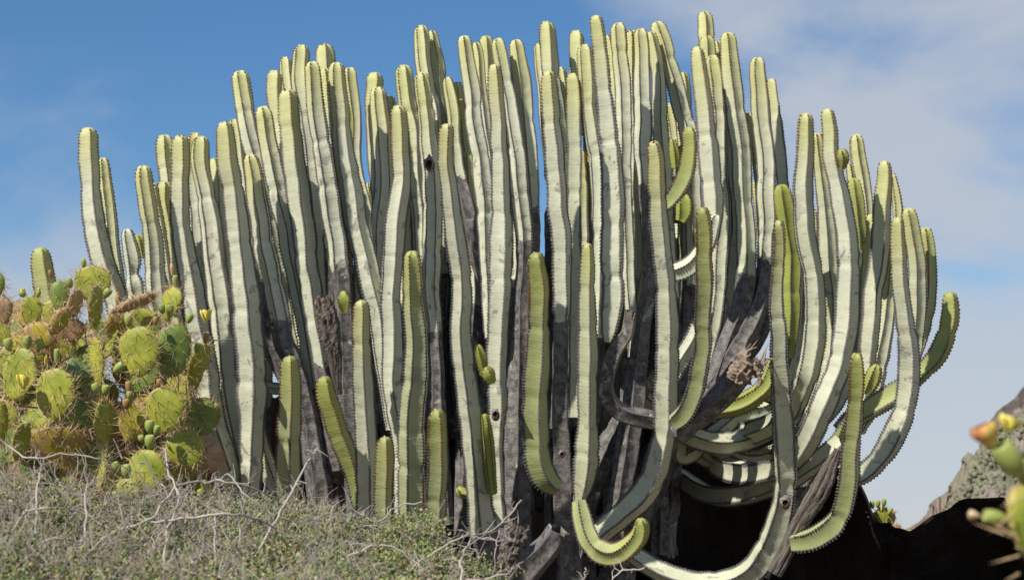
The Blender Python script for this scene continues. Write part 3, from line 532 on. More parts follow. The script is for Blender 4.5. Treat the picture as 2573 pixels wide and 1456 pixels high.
ragged('dead_trunk', [(1303, 1330, 50), (1296, 1352, 56), (1284, 1385, 52), (1272, 1430, 46)], 7.05, M_DEAD, rough=0.2, label='short peeling whitish stump near the ground')
ragged('broken_tip', [(1906, 930, 16), (1908, 960, 14), (1900, 975, 10)], 7.2, M_FIBRE, k=6, rough=0.3)
# knots and holes on stems
def knot(x, y, d, r):
    D = deep(d); c = at(x, y, D); k = 12; P = []
    for rr_, dep in ((1.5, 0.012), (1.15, 0.001), (0.85, -0.003), (0.55, 0.001), (0.35, 0.008), (0.0, 0.012)):
        for a in range(k):
            t = a*2*math.pi/k; z_ = 1+0.45*noise.noise(Vector((a*2.1, x, rr_*3)))
            P.append(c+RIGHT*math.cos(t)*r*rr_*z_+UP*math.sin(t)*r*1.35*rr_*z_+FWD*dep)
    i_ = np.arange(5)[:, None]*k; j_ = np.arange(k)[None]; j2 = (j_+1) % k
    F_ = np.stack([i_+j_, i_+j2, i_+k+j2, i_+k+j_], -1).reshape(-1, 4)
    P = np.array(P)
    rimF = F_[:24]; holeF = F_[24:]
    near = min(STEMS, key=lambda s_: min((p[0]-x)**2+(p[1]-y)**2*0.3 for p in s_[1])+abs(s_[2]-d)*3000)[0]
    o_ = mesh_obj('knot', P, rimF, M_KNOT, near); mesh_obj('knot_hollow', P[24:], holeF-24, M_HOLE, near)
def surf(x, y, d, r): knot(x, y, d-r*0.0, r)
for (x, y, d, w_, r) in ((1078, 411, 7.85, 42, .015), (1083, 845, 7.85, 38, .010), (1412, 1140, 7.52, 54, .008), (1245, 1040, 7.58, 42, .012), (1974, 1262, 7.15, 52, .013), (1582, 1145, 7.9, 52, .012)):
    dd = (deep(d)+(7.75-deep(d))*0.4 - w_/2*K*7.4*0.98-7.6)/1.35+7.6; knot(x, y, dd, r)
# dark red buds on a few tips
for si in (9, 11, 13, 21, 24, 60, 69):
    o, pts, d = STEMS[si]; acc = Acc()
    for _ in range(3):
        c = at(pts[0][0]+random.uniform(-9, 9), pts[0][1]+random.uniform(-1, 5), deep(d)-0.01); s_ = random.uniform(.003, .0055)
        acc.add(c+oct_v*s_, oct_f)
    acc.build('flower_bud', M_BUD, o)
# ------------------------------------------------------------------ prickly pears
def pear_mats():
    out_ = {}
    for nm, c1, c2, c3, amt in (('green', (0.20, 0.25, 0.028), (0.38, 0.38, 0.05), (0.40, 0.28, 0.10), 0.60), ('deep', (0.12, 0.19, 0.035), (0.19, 0.26, 0.05), (0.32, 0.27, 0.08), 0.66),
                           ('amber', (0.30, 0.29, 0.03), (0.44, 0.34, 0.045), (0.40, 0.25, 0.13), 0.50), ('cork', (0.46, 0.28, 0.17), (0.38, 0.25, 0.12), (0.30, 0.20, 0.10), 0.5), ('blue', (0.13, 0.24, 0.10), (0.19, 0.30, 0.11), (0.3, 0.3, 0.1), 0.7)):
        q = Mat('pad_'+nm, 0.48, 0.35); a_ = q.noise(14, 4, 0.6); b_ = q.noise(26, 6, 0.7); e_ = q.noise(70, 3)
        c_ = q.mix(q.rng(a_, 0.3, 0.7), c1, c2); c_ = q.mix(q.rng(q.m_('ADD', b_, q.m_('MULTIPLY', q.attr('rim'), 0.16)), amt, amt+0.1, 0, 0.85), c_, c3)
        c_ = q.mix(q.rng(e_, 0.70, 0.76, 0, 0.7), c_, (0.16, 0.10, 0.05)); q.base(c_); q.bump(q.m_('ADD', a_, q.m_('MULTIPLY', b_, .6)), 0.004, 0.8); out_[nm] = q.m
    return out_
PM = pear_mats()
q = Mat('pear_spine', 0.5, 0.3); q.base(q.mix(q.noise(50), (0.62, 0.48, 0.27), (0.45, 0.30, 0.15))); M_PSP = q.m
q = Mat('pear_fruit', 0.45, 0.3); q.base(q.mix(q.noise(30), (0.23, 0.29, 0.07), (0.36, 0.39, 0.11))); M_FR = q.m
q = Mat('pear_fruit_red', 0.45, 0.3); q.base(q.mix(q.noise(40), (0.30, 0.11, 0.06), (0.40, 0.30, 0.12))); M_FRR = q.m
q = Mat('pear_petal', 0.5, 0.2); q.base(q.mix(q.noise(30), (0.75, 0.62, 0.07), (0.72, 0.66, 0.20))); M_PET = q.m
q = Mat('pear_petal_orange', 0.5, 0.2); q.base(q.mix(q.rng(q.noise(28), .4, .6), (0.72, 0.60, 0.14), (0.60, 0.27, 0.10))); M_PETO = q.m
q = Mat('pear_petal_peach', 0.5, 0.2); q.base(q.mix(q.noise(30), (0.72, 0.42, 0.25), (0.75, 0.62, 0.42))); M_PETP = q.m
def spike(acc, p, dr, L, r):
    dr = dr/np.linalg.norm(dr); u = np.cross(dr, [0.3, 0.5, 0.8]); u /= np.linalg.norm(u)+1e-9; w_ = np.cross(dr, u)
    acc.add(np.array([p+u*r, p-u*r*.5+w_*r*.87, p-u*r*.5-w_*r*.87, p+dr*L]), np.array([[0, 1, 3], [1, 2, 3], [2, 0, 3]]))
def pad(par, x, y, wd, ht, d, rot=0, yaw=0, tilt=0, mat='green', spL=0.042, thick=0.010, name='pad', nsp=4):
    """obovate pad: centre in survey units, own width and height, roll, yaw about its long axis"""
    c = at(x, y, d); a = wd/2*K*d; b = ht/2*K*d
    rr_ = R(rot); up = UP*math.cos(rr_)+RIGHT*math.sin(rr_); rt = RIGHT*math.cos(rr_)-UP*math.sin(rr_)
    ya = R(yaw); rx = rt*math.cos(ya)+FWD*math.sin(ya); nr_ = np.cross(rx, up); nr_ /= np.linalg.norm(nr_)
    ti = R(tilt); up2 = up*math.cos(ti)+nr_*math.sin(ti); nr_ = np.cross(rx, up2)
    if nr_ @ FWD > 0: nr_ = -nr_
    NA, NR = 28, 7; V = []; A = []; bend = random.uniform(-0.15, 0.15); sd = random.uniform(0, 99)
    fs = np.array([0, .3, .55, .75, .9, .98, 1.0])
    def pt(t, f, side):
        ct, st = math.cos(t), math.sin(t)
        ox = a*ct*(1+0.12*st)*(1-0.10*(1-st)**2*0.35); oy = b*st
        wob = 1+0.035*noise.noise(Vector((ct*1.7, st*1.7, sd)))+0.012*math.cos(t*9+sd)
        th = thick*math.sqrt(max(0, 1-f**2.6))*(1-0.12*math.cos(f*9+t*3)*0.5)
        u_ = ox*f*wob; v_ = oy*f*wob
        return c+rx*u_+up2*v_+nr_*(side*th+bend*(u_*u_)/max(a, .01)+0.1*bend*v_*v_/max(b, .01)+0.003*noise.noise(Vector((u_*25, v_*25, sd))))
    for side in (1, -1):
        for f in fs:
            for k_ in range(NA): V.append(pt(k_*2*math.pi/NA, f, side)); A.append(f**5)
    V = np.array(V); G = np.arange(2*NR*NA).reshape(2, NR, NA); F_ = []
    for s_ in (0, 1):
        g = G[s_]; g2 = np.roll(g, -1, axis=1); f_ = np.stack([g[:-1], g2[:-1], g2[1:], g[1:]], -1).reshape(-1, 4); F_.append(f_ if s_ == 0 else f_[:, ::-1])
    o = mesh_obj(name, V, np.vstack(F_), PM[mat], par, attrs=dict(rim=A))
    acc = Acc(); stp = 0.031
    offs = []
    for iu in range(-8, 9):
        for iv in range(-10, 11):
            u_ = (iu+0.5*(iv % 2))*stp; v_ = iv*stp*0.9; f = math.hypot(u_/a, v_/b)
            if f < 0.93: offs.append((math.atan2(v_/b, u_/a), f))
    for t in np.arange(0, 6.28, 0.024/max(a, b, .02)): offs.append((t, 0.97))
    for t, f in offs:
        for side in ((1,) if abs(yaw) < 50 and f < .95 else (1, -1)):
            p = pt(t+rng.normal(0, .04), f, side); dn = nr_*side*(1-0.8*f)+(p-c)/max(a, b)*f*0.9
            for _ in range(int(rng.integers(max(1, nsp-2), nsp+2))):
                spike(acc, p-dn*0.001, dn+rng.normal(0, .75, 3), spL*rng.uniform(.35, 1.3), 0.00105)
            acc.add(p+oct_v*0.0020, oct_f)
    sp_ = acc.build('spines', M_PSP, o, kind='stuff', smooth=False)
    return o
def fruit(par, x, y, wd, ht, d, rot=0, mat=None, name='fruit'):
    c = at(x, y, d); L_ = ht*K*d; r_ = wd/2*K*d; rr_ = R(rot); up = UP*math.cos(rr_)+RIGHT*math.sin(rr_)-FWD*.15
    ts = np.array([0, .08, .25, .5, .75, .92, 1.0, .96, .93]); rs = np.array([.25, .5, .8, 1.0, 1.0, .85, .72, .5, .02])
    P = np.array([c+up*L_*(t-.5) for t in ts]); k = 12
    a = np.arange(k)*2*math.pi/k; U_ = np.cross(up, FWD); U_ /= np.linalg.norm(U_); W_ = np.cross(up, U_); W_ /= np.linalg.norm(W_)
    V = P[:, None]+(rs*r_)[:, None, None]*(1+.05*np.cos(a*5))[None, :, None]*(np.cos(a)[None, :, None]*U_+np.sin(a)[None, :, None]*W_)
    i_ = np.arange(len(ts)-1)[:, None]*k; j_ = np.arange(k)[None]; j2 = (j_+1) % k
    F_ = np.stack([i_+j_, i_+j2, i_+k+j2, i_+k+j_], -1).reshape(-1, 4)
    return mesh_obj(name, V.reshape(-1, 3), F_, mat or M_FR, par)
def flower(par, x, y, wd, ht, d, rot=0, mat=None, closed=0.5, n=11, name='flower'):
    c = at(x, y+ht*0.4, d); L_ = ht*K*d; r_ = wd/2*K*d; rr_ = R(rot); up = UP*math.cos(rr_)+RIGHT*math.sin(rr_); e1 = np.cross(up, FWD); e1 /= np.linalg.norm(e1); e2 = np.cross(up, e1)
    acc = Acc()
    for k_ in range(n):
        a = k_*2.4+rng.normal(0, .1); inn = 0.55 if k_ % 3 == 0 else 1.0; dr = e1*math.cos(a)+e2*math.sin(a); sd_ = np.cross(up, dr)
        V = []
        for i_, (t, w_, o_) in enumerate(((0, .12, .15), (.3, .32, .55), (.6, .42, .85), (.85, .34, 1.0), (1.0, .10, 1.08-closed*.5))):
            ctr = c+up*L_*t*rng.uniform(.95, 1.03)+dr*r_*o_*inn*(1-closed*t*.4)
            for s_ in (-1, 0, 1): V.append(ctr+sd_*s_*w_*r_+(dr*-0.12*r_ if s_ else 0))
        V = np.array(V); F_ = np.array([[i_*3+j_, i_*3+j_+1, i_*3+j_+4, i_*3+j_+3] for i_ in range(4) for j_ in range(2)]); acc.add(V, F_)
    return acc.build(name, mat or M_PET, par)
PP = thing('prickly_pear', 'dense spiny clump of yellow green flat pads at the lower left', 'cactus', at(280, 1420, 6.7))
random.seed(3)
pads = {}
def PD(key, *a, **kw): pads[key] = pad(PP, *a, **kw)
# back fill pads first
for k_ in range(80):
    x = random.uniform(-10, 500); y0 = 820 if x < 380 else 900
    y = random.uniform(y0, 1220); PD('b%d' % k_, x, y, random.uniform(65, 110), random.uniform(80, 120), random.uniform(6.85, 7.25), rot=random.uniform(-45, 45), yaw=random.uniform(-65, 65), mat=random.choice(['deep', 'green', 'green', 'deep', 'amber', 'green', 'deep', 'cork']), nsp=3)
for k_ in range(70):
    x = random.uniform(-20, 520); y = random.uniform(800 if x < 400 else 930, 1260)
    PD('c%d' % k_, x, y, random.uniform(55, 95), random.uniform(75, 115), random.uniform(7.25, 7.6), rot=random.uniform(-45, 45), yaw=random.uniform(-65, 65), mat=random.choice(['deep', 'green', 'cork', 'amber']), nsp=3)
tg = Acc()      # tangle of dry brown stalks between the pads
for _ in range(420):
    p = at(random.uniform(-20, 520), random.uniform(840, 1260), random.uniform(6.7, 7.3)); d_ = rng.normal(0, 1, 3); d_ /= np.linalg.norm(d_); L_ = random.uniform(.03, .12)
    V_, F_ = tube(np.array([p, p+d_*L_*.5+rng.normal(0, .008, 3), p+d_*L_+rng.normal(0, .012, 3)]), np.array([1, .8, .4])*random.uniform(.0012, .0035), 4); tg.add(V_, F_)
tg.build('dry_stalks', M_FIBRE, PP, kind='stuff')
PD('p16', 145, 1115, 145, 98, 6.75, rot=0, yaw=10, tilt=20, mat='amber'); PD('p20', 2, 1060, 44, 112, 6.7, yaw=35)
PD('p21', 85, 872, 130, 84, 6.85, rot=-10, mat='amber'); PD('p8', 198, 1045, 88, 95, 6.8, yaw=20, mat='deep'); PD('p5', 205, 955, 66, 122, 6.85, rot=-28, yaw=25, mat='blue')
PD('p18', 452, 985, 70, 95, 6.85, rot=-10, mat='green'); PD('p10', 334, 1056, 76, 108, 6.75, rot=8, mat='amber'); PD('p14', 466, 1128, 98, 100, 6.75, rot=-35, yaw=15)
PD('p15', 534, 1150, 54, 72, 6.8, yaw=30, mat='cork'); PD('p4', 50, 940, 98, 134, 6.7, rot=18, yaw=-15); PD('p6', 246, 909, 62, 125, 6.7, rot=-4, yaw=-48)
PD('p9', 259, 1060, 72, 118, 6.65, rot=3, yaw=62); PD('p13', 256, 1177, 70, 118, 6.6, rot=6, yaw=-66, mat='green'); PD('p17', 50, 1107, 60, 98, 6.6, rot=14, yaw=58)
PD('p1', 349, 883, 107, 128, 6.6, rot=-3, yaw=-6); PD('p2', 437, 881, 90, 134, 6.65, rot=6, yaw=12, mat='deep'); PD('p3', 138, 990, 106, 132, 6.5, rot=5, yaw=-8)
PD('p7', 415, 1030, 100, 118, 6.55, rot=-8, yaw=5); PD('p11', 367, 1186, 103, 114, 6.45, rot=8, yaw=-10); PD('p12', 325, 1238, 70, 78, 6.4, rot=-10, mat='green'); PD('p19', 499, 918, 78, 118, 6.8, rot=20, yaw=62)
PD('q1', 233, 713, 95, 92, 6.95, rot=4); PD('q2', 80, 782, 55, 78, 6.8, rot=-3, yaw=10); PD('q3', 150, 745, 52, 80, 7.0, rot=-5, mat='deep'); PD('q4', 428, 762, 58, 92, 6.85, rot=18, yaw=-25)
PD('q5', 12, 780, 40, 70, 6.6, yaw=20, mat='cork'); PD('q6', -4, 717, 34, 62, 6.6, mat='deep'); PD('q7', 335, 762, 34, 122, 6.75, rot=68, yaw=30, mat='cork'); PD('q8', 240, 772, 66, 112, 6.8, rot=4, yaw=68)
PD('q9', 149, 807, 48, 80, 6.7, rot=34, yaw=30, mat='amber'); PD('q10', 103, 842, 96, 70, 6.75, mat='amber'); PD('q11', 190, 762, 60, 70, 6.85, rot=10, yaw=66, mat='cork'); PD('q12', 366, 795, 72, 40, 6.8, rot=20, mat='green')
PD('q13', 290, 820, 60, 70, 6.9, rot=20, yaw=35, mat='amber'); PD('q14', 180, 830, 70, 60, 6.85, yaw=20, mat='cork')
for (k_, x, y, wd, ht, d, rot, kind) in [('q1', 210, 663, 13, 24, 6.95, 0, 'f'), ('q3', 175, 711, 18, 26, 6.9, -15, 'f'), ('q3', 127, 688, 10, 20, 7.0, -10, 'r'), ('q2', 57, 738, 18, 18, 6.8, -25, 'f'), ('q2', 96, 738, 12, 18, 6.8, 15, 'f'),
        ('q4', 296, 757, 13, 34, 6.8, 5, 'r'), ('q1', 268, 737, 20, 28, 6.9, 40, 'f'), ('q4', 440, 706, 14, 30, 6.85, 5, 'f'), ('p1', 323, 806, 21, 30, 6.6, -5, 'f'), ('q4', 407, 776, 18, 24, 6.8, -10, 'f'), ('q4', 427, 782, 19, 34, 6.8, 8, 'f'), ('p1', 391, 806, 14, 22, 6.6, 0, 'r'),
        ('p4', 69, 860, 22, 34, 6.7, 0, 'f'), ('p4', 21, 866, 22, 32, 6.7, -12, 'f'), ('p4', 98, 868, 21, 32, 6.7, 12, 'f'), ('p3', 143, 896, 15, 40, 6.55, 0, 'f'), ('p2', 476, 800, 17, 26, 6.7, 20, 'f'), ('p11', 376, 1072, 24, 34, 6.5, 0, 'f'), ('p11', 377, 1110, 26, 36, 6.45, 0, 'f'),
        ('p11', 356, 1102, 17, 20, 6.5, -15, 'f'), ('p11', 393, 1080, 18, 26, 6.5, 15, 'f'), ('p12', 318, 1184, 25, 36, 6.35, -8, 'f'), ('p12', 292, 1172, 20, 26, 6.4, -20, 'f'), ('p9', 241, 975, 20, 26, 6.6, -15, 'f'), ('p9', 265, 979, 20, 26, 6.6, 10, 'f'), ('p7', 324, 974, 17, 34, 6.6, -5, 'r'),
        ('p7', 326, 992, 17, 22, 6.6, 0, 'f'), ('p1', 298, 923, 22, 34, 6.6, 50, 'f'), ('p14', 515, 1222, 20, 34, 6.7, 0, 'f'), ('p14', 506, 1240, 18, 26, 6.7, -20, 'f'), ('p17', 66, 1070, 17, 26, 6.6, 10, 'f'), ('p2', 497, 875, 19, 28, 6.7, 15, 'f'), ('p7', 400, 962, 14, 22, 6.6, 0, 'r'), ('p10', 318, 1014, 20, 26, 6.7, 0, 'r'), ('p19', 518, 848, 16, 30, 6.75, 8, 'r')]:
    fruit(pads[k_], x, y, wd, ht, d, rot, M_FRR if kind == 'r' else M_FR, 'fruit' if kind == 'f' else 'flower_bud')
flower(pads['p19'], 517, 797, 34, 34, 6.75, 0, M_PET, 0.2); flower(pads['p3'], 59, 962, 40, 38, 6.45, 0, M_PET, 0.25); flower(pads['q4'], 433, 680, 17, 32, 6.85, -5, M_PETP, 1.2, 7)
flower(pads['p3'], 112, 907, 13, 28, 6.6, 10, M_PET, 1.4, 6); flower(pads['q2'], 57, 733, 20, 14, 6.8, -10, M_PET, .5, 6); flower(pads['q2'], 96, 730, 13, 14, 6.8, 5, M_PET, .8, 6); flower(pads['q4'], 296, 742, 11, 18, 6.8, 0, M_PETO, 1.4, 6); flower(pads['q1'], 210, 654, 9, 12, 6.95, 0, M_PETP, 1.4, 5)
# small one on the rock
P2 = thing('prickly_pear', 'small fruiting cactus with a few pads peeping over the dark rock', 'cactus', at(2215, 1350, 9.95))
a1 = pad(P2, 2218, 1296, 36, 50, 9.9, rot=-5, yaw=10, spL=.03); a2 = pad(P2, 2238, 1306, 24, 38, 9.9, rot=25, yaw=30, mat='amber', spL=.04); a3 = pad(P2, 2204, 1304, 26, 40, 9.95, rot=-25, mat='green'); a4 = pad(P2, 2252, 1326, 20, 24, 9.9, rot=30, mat='cork', spL=.04); pad(P2, 2290, 1340, 22, 20, 9.9, mat='green')
for (x, y, r_) in ((2192, 1267, -10), (2206, 1265, 3), (2221, 1262, 3), (2236, 1284, 25)): fruit(a1, x, y, 12, 20, 9.88, r_)
flower(a1, 2214, 1278, 10, 14, 9.85, 5, M_PET, 1.2, 6); flower(a2, 2244, 1285, 9, 10, 9.85, 30, M_PETO, 1.0, 6)
# blurred one close to the lens on the right
P3 = thing('prickly_pear', 'out of focus cactus with an orange and yellow flower at the right edge', 'cactus', at(2600, 1600, 1.97))
b1 = pad(P3, 2584, 1320, 112, 210, 1.97, rot=-14, yaw=25, mat='green', thick=.012, spL=.0, nsp=1); b2 = pad(P3, 2596, 1190, 80, 130, 2.0, rot=-5, mat='green', spL=.0, thick=.01)
fruit(b1, 2540, 1156, 62, 100, 1.97, -34, M_FR); flower(b1, 2494, 1098, 86, 62, 1.97, -25, M_PETO, .35, 16); flower(b1, 2528, 1068, 70, 40, 1.98, 20, M_PET, .3, 9)
fruit(b1, 2504, 1300, 40, 66, 1.97, -78, M_FR); flower(b1, 2462, 1284, 34, 30, 1.97, -80, M_PETP, .8, 8)
acc = Acc()
for (x, y, dx, dy) in ((2555, 1350, -62, -40), (2560, 1355, -120, -45), (2545, 1290, -62, 52), (2560, 1395, -75, 20), (2560, 1440, -40, 20), (2570, 1250, -60, 24)):
    p = at(x, y, 1.95); e = at(x+dx, y+dy, 1.92); spike(acc, p, e-p, float(np.linalg.norm(e-p)), .0016)
acc.build('spines', M_PSP, b1, kind='stuff')
# ------------------------------------------------------------------ foreground scrub
q = Mat('scrub_leaf', 0.6, 0.2); t_ = q.attr('tint'); c_ = q.mix(q.rng(t_, 0, .55), (0.06, 0.11, 0.035), (0.28, 0.31, 0.12)); c_ = q.mix(q.rng(t_, .72, .80), c_, (0.32, 0.22, 0.10)); c_ = q.mix(q.rng(t_, .88, .96), c_, (0.36, 0.30, 0.24)); q.base(c_); M_LEAF = q.m
q = Mat('scrub_twig', 0.8, 0.15); a_ = q.noise(60, 4); q.base(q.mix(q.attr('tint'), q.mix(a_, (0.24, 0.185, 0.145), (0.36, 0.30, 0.25)), q.mix(a_, (0.52, 0.48, 0.43), (0.38, 0.335, 0.285)))); M_TWIG = q.m
tops = [(-200, 1180), (0, 1215), (120, 1212), (250, 1250), (400, 1262), (520, 1275), (640, 1265), (760, 1275), (860, 1300), (930, 1325), (1000, 1300), (1080, 1315), (1140, 1375), (1210, 1420), (1290, 1470), (1400, 1540), (1600, 1600)]
tx = [p[0] for p in tops]; ty = [p[1] for p in tops]
def topy(x): return float(np.interp(x, tx, ty))
def mound(x, v, d0, d1):
    """point on the scrub canopy: v 0 = far top edge, 1 = near the lens"""
    y = topy(x)+30+14*noise.noise(Vector((x*.02, v*3, 1)))+10*noise.noise(Vector((x*.07, v*9, 4)))
    p = at(x, y+v*260, d1+(d0-d1)*v); p[1] += .10*noise.noise(Vector((x*.011, v*5, 9))); p[2] += .03*noise.noise(Vector((x*.02, v*7, 12))); return p
def bush(label, x0, x1, green, seed, nl, ntw, branches, d0=3.9, d1=5.4):
    rg = np.random.default_rng(seed); random.seed(seed)
    b = thing('scrub_bush', label, 'shrub', at((x0+x1)/2, 1800, 4.6), 'low twiggy bushes along the front')
    # crooked twigs
    acc = Acc()
    for _ in range(ntw):
        x = rg.uniform(x0-30, x1+30); v = rg.uniform(0, 1)**1.2
        p = mound(x, v, d0, d1)+np.array([0, -rg.uniform(0, .05), rg.uniform(-.04, .02)])
        dr = np.array([rg.normal(0, 1), rg.normal(0, .5), rg.uniform(-.1, 1.0)]); dr /= np.linalg.norm(dr); L_ = rg.uniform(.04, .19)*(0.9 if v < .15 else 1); n_ = 6; P = [p]
        for s_ in range(n_): dr = dr+rg.normal(0, .32, 3); dr /= np.linalg.norm(dr); P.append(P[-1]+dr*L_/n_)
        r0 = rg.uniform(.0006, .0015)*(1 if rg.uniform() < .8 else 1.7); V, F_ = tube(np.array(P), np.linspace(r0, r0*.45, n_+1), 4); acc.add(V, F_, tint=rg.uniform(0, 1))
        for _k in range(int(rg.integers(1, 4))):
            i_ = int(rg.integers(1, n_)); d2 = dr+rg.normal(0, .8, 3); d2 /= np.linalg.norm(d2); l2 = L_*rg.uniform(.2, .45)
            V, F_ = tube(np.array([P[i_], P[i_]+d2*l2*.5+rg.normal(0, .003, 3), P[i_]+d2*l2]), np.array([r0*.7, r0*.55, r0*.3]), 3); acc.add(V, F_, tint=rg.uniform(0, 1))
    acc.build('twigs', M_TWIG, b, kind='stuff')
    acc = Acc()      # dry seed heads
    for _ in range(ntw//2):
        x = rg.uniform(x0-30, x1+30); v = rg.uniform(0, 1); p = mound(x, v, d0, d1)+np.array([0, -rg.uniform(0, .06), rg.uniform(-.01, .03)])
        for _k in range(5): acc.add(p+rg.normal(0, .004, 3)+oct_v*rg.uniform(.0015, .0038)*rg.uniform(.7, 1.3, oct_v.shape), oct_f, tint=rg.uniform(0, .5))
    acc.build('seed_heads', M_TWIG, b, kind='stuff', smooth=False)
    # leaves: small fleshy ones in tufts
    nt_ = nl//9; xs = rg.uniform(x0-40, x1+40, nt_); vs = rg.uniform(0, 1, nt_)
    cen = np.array([mound(a, c, d0, d1) for a, c in zip(xs, vs)])
    tn = np.array([noise.noise(Vector((a*.012, c*4, seed))) for a, c in zip(xs, vs)])
    keep = rg.uniform(0, 1, nt_) < np.clip(green+1.3*tn, .15, 1); cen = cen[keep]; tn = tn[keep]
    cen[:, 2] -= rg.uniform(-.035, .035, len(cen)); cen[:, 1] -= rg.uniform(0, .05, len(cen)); cen += rg.normal(0, .012, cen.shape)
    P = np.repeat(cen, 9, 0)+rg.normal(0, .0085, (len(cen)*9, 3)); n_ = len(P)
    dr = rg.normal(0, 1, (n_, 3)); dr[:, 2] += .6; dr /= np.linalg.norm(dr, axis=1)[:, None]; sd = np.cross(dr, rg.normal(0, 1, (n_, 3))); sd /= np.linalg.norm(sd, axis=1)[:, None]; up_ = np.cross(dr, sd)
    L_ = rg.uniform(.006, .014, n_)[:, None]; w_ = L_*rg.uniform(.22, .4, n_)[:, None]
    V = np.stack([P, P+dr*L_*.5+sd*w_, P+dr*L_, P+dr*L_*.5-sd*w_, P+dr*L_*.5+up_*w_*.7], 1).reshape(-1, 3)
    F_ = (np.array([[0, 1, 4], [1, 2, 4], [2, 3, 4], [3, 0, 4], [0, 3, 1], [1, 3, 2]])[None]+(np.arange(n_)*5)[:, None, None]).reshape(-1, 3)
    ti = np.repeat(np.clip(rg.uniform(0, 1, n_)**1.1-0.25*np.repeat(tn, 9), 0, 1), 5)
    mesh_obj('leaves', V, F_, M_LEAF, b, attrs=dict(tint=ti), kind='stuff', smooth=False)
    # soil mound sheet added under the canopy as dark backing for the leaves
    xs = np.linspace(x0-60, x1+60, 50); vs = np.linspace(0.0, 1.1, 18); Vv = []
    for v in vs:
        for x in xs: p = mound(x, v, d0, d1); p[2] -= .055+0.03*noise.noise(Vector((x*.05, v*8, 2))); Vv.append(p)
    for x in xs: p = mound(x, 0, d0, d1); p[2] -= .5; p[1] += .3; Vv.insert(0, p)
    for x in xs: p = mound(x, 1.1, d0, d1); p[2] -= .9; Vv.append(p)
    nr_, nc_ = 20, 50; i_ = np.arange(nr_-1)[:, None]*nc_; j_ = np.arange(nc_-1)[None]; F_ = np.stack([i_+j_, i_+nc_+j_, i_+nc_+j_+1, i_+j_+1], -1).reshape(-1, 4)
    mesh_obj('soil_backing', np.array(Vv), F_, M_SOIL, b, kind='stuff')
    for pts in branches:
        Q = np.array([at(p[0], p[1], p[3]) for p in pts]); rr_ = np.array([p[2]/2*K*p[3]*.72 for p in pts]); Sx = spline(np.column_stack([Q, rr_]), 7)
        Sx[:, :3] += np.array([[noise.noise(Vector((i_*.45, pts[0][0], k_))) for k_ in range(3)] for i_ in range(len(Sx))])*.006
        acc = Acc(); V, F_ = tube(Sx[:, :3], Sx[:, 3], 6); acc.add(V, F_, tint=rg.uniform(.5, 1))
        for _k in range(int(len(Sx)*.5)):
            i_ = int(rg.integers(1, len(Sx)-1)); d2 = rg.normal(0, 1, 3); d2[2] += .4; d2 /= np.linalg.norm(d2); l2 = rg.uniform(.012, .05)
            V, F_ = tube(np.array([Sx[i_, :3], Sx[i_, :3]+d2*l2*.5+rg.normal(0, .004, 3), Sx[i_, :3]+d2*l2]), np.array([.6, .45, .25])*Sx[i_, 3], 4); acc.add(V, F_, tint=rg.uniform(.3, 1))
        acc.build('branch', M_TWIG, b)
bush('twiggy grey bush at the far left, mostly bare stalks before the cactus pads', -120, 430, .6, 21, 130000, 1900,
     [[(-20, 1090, 5, 4.9), (30, 1125, 5, 4.9), (75, 1150, 6, 4.8), (180, 1140, 5, 4.8), (260, 1155, 4, 4.8), (330, 1180, 3, 4.9)], [(90, 1340, 9, 4.4), (92, 1250, 8, 4.5), (100, 1190, 7, 4.6), (112, 1150, 5, 4.6)], [(20, 1350, 8, 4.3), (60, 1290, 7, 4.4), (120, 1275, 7, 4.4), (200, 1285, 6, 4.5), (280, 1330, 5, 4.5)],
      [(180, 1420, 9, 4.2), (215, 1330, 8, 4.3), (214, 1240, 7, 4.4), (236, 1200, 5, 4.5)], [(0, 1400, 9, 4.2), (60, 1380, 8, 4.2), (150, 1350, 8, 4.2), (240, 1370, 7, 4.3), (340, 1350, 5, 4.4)]], 3.8, 5.2)
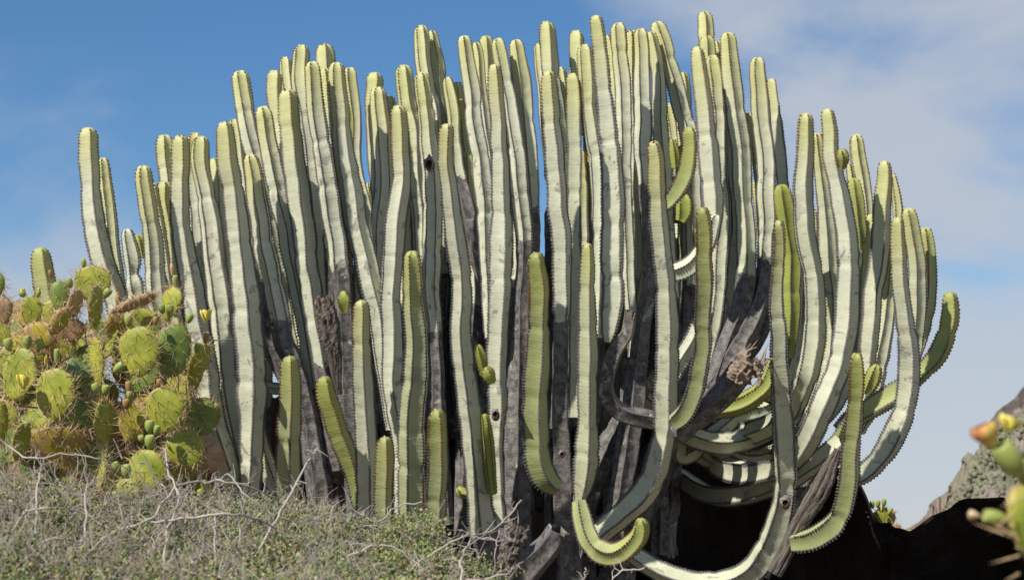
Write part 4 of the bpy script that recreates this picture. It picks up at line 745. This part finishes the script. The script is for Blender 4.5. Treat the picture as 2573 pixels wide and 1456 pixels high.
bush('grey green bush below the cactus clump, with long arching bare stalks', 400, 830, .8, 22, 140000, 1500,
     [[(300, 1330, 9, 4.6), (380, 1300, 9, 4.6), (440, 1225, 8, 4.7), (520, 1208, 8, 4.8), (600, 1215, 7, 4.8), (680, 1245, 6, 4.9), (720, 1275, 5, 5.0)], [(410, 1440, 10, 4.2), (420, 1340, 9, 4.4), (450, 1250, 8, 4.6), (425, 1190, 7, 4.7), (415, 1130, 6, 4.8)],
      [(640, 1400, 9, 4.5), (690, 1310, 9, 4.6), (730, 1240, 8, 4.7), (770, 1165, 7, 4.8), (800, 1122, 6, 4.8)], [(380, 1310, 8, 4.4), (480, 1300, 9, 4.4), (580, 1290, 9, 4.4), (650, 1305, 8, 4.5), (700, 1330, 6, 4.6)], [(530, 1240, 5, 4.8), (570, 1190, 5, 4.8), (610, 1235, 5, 4.7), (680, 1290, 5, 4.7)],
      [(540, 1410, 7, 4.3), (540, 1320, 6, 4.4), (542, 1280, 5, 4.5)], [(700, 1300, 6, 4.6), (760, 1310, 6, 4.7), (830, 1290, 5, 4.8), (880, 1300, 4, 4.9)]])
bush('greener leafy bush at the front centre, under the pale stems', 800, 1290, 1.15, 23, 150000, 800,
     [[(1000, 1456, 8, 4.5), (1070, 1400, 8, 4.6), (1160, 1350, 7, 4.6), (1240, 1330, 6, 4.7), (1310, 1255, 5, 4.8)], [(1150, 1330, 4, 4.8), (1220, 1352, 5, 4.8), (1290, 1358, 4, 4.8)], [(1130, 1420, 8, 4.6), (1180, 1456, 8, 4.6), (1270, 1440, 7, 4.6), (1310, 1410, 4, 4.7)], [(1160, 1470, 9, 4.3), (1160, 1400, 8, 4.4), (1180, 1360, 6, 4.5)],
      [(860, 1320, 6, 4.8), (900, 1290, 6, 4.9), (950, 1310, 5, 4.9), (1000, 1270, 5, 5.0), (1060, 1262, 4, 5.0)], [(1240, 1456, 5, 4.7), (1245, 1380, 4, 4.7), (1255, 1330, 4, 4.8)], [(870, 1400, 7, 4.5), (940, 1370, 7, 4.5), (1000, 1380, 6, 4.5), (1080, 1440, 6, 4.5)], [(1530, 1470, 6, 5.0), (1560, 1435, 6, 5.0), (1620, 1427, 6, 5.0)], [(1462, 1475, 5, 5.0), (1468, 1450, 5, 5.0), (1472, 1425, 5, 5.0)]])
for o in bpy.data.objects:
    if '_o' in o: del o['_o']
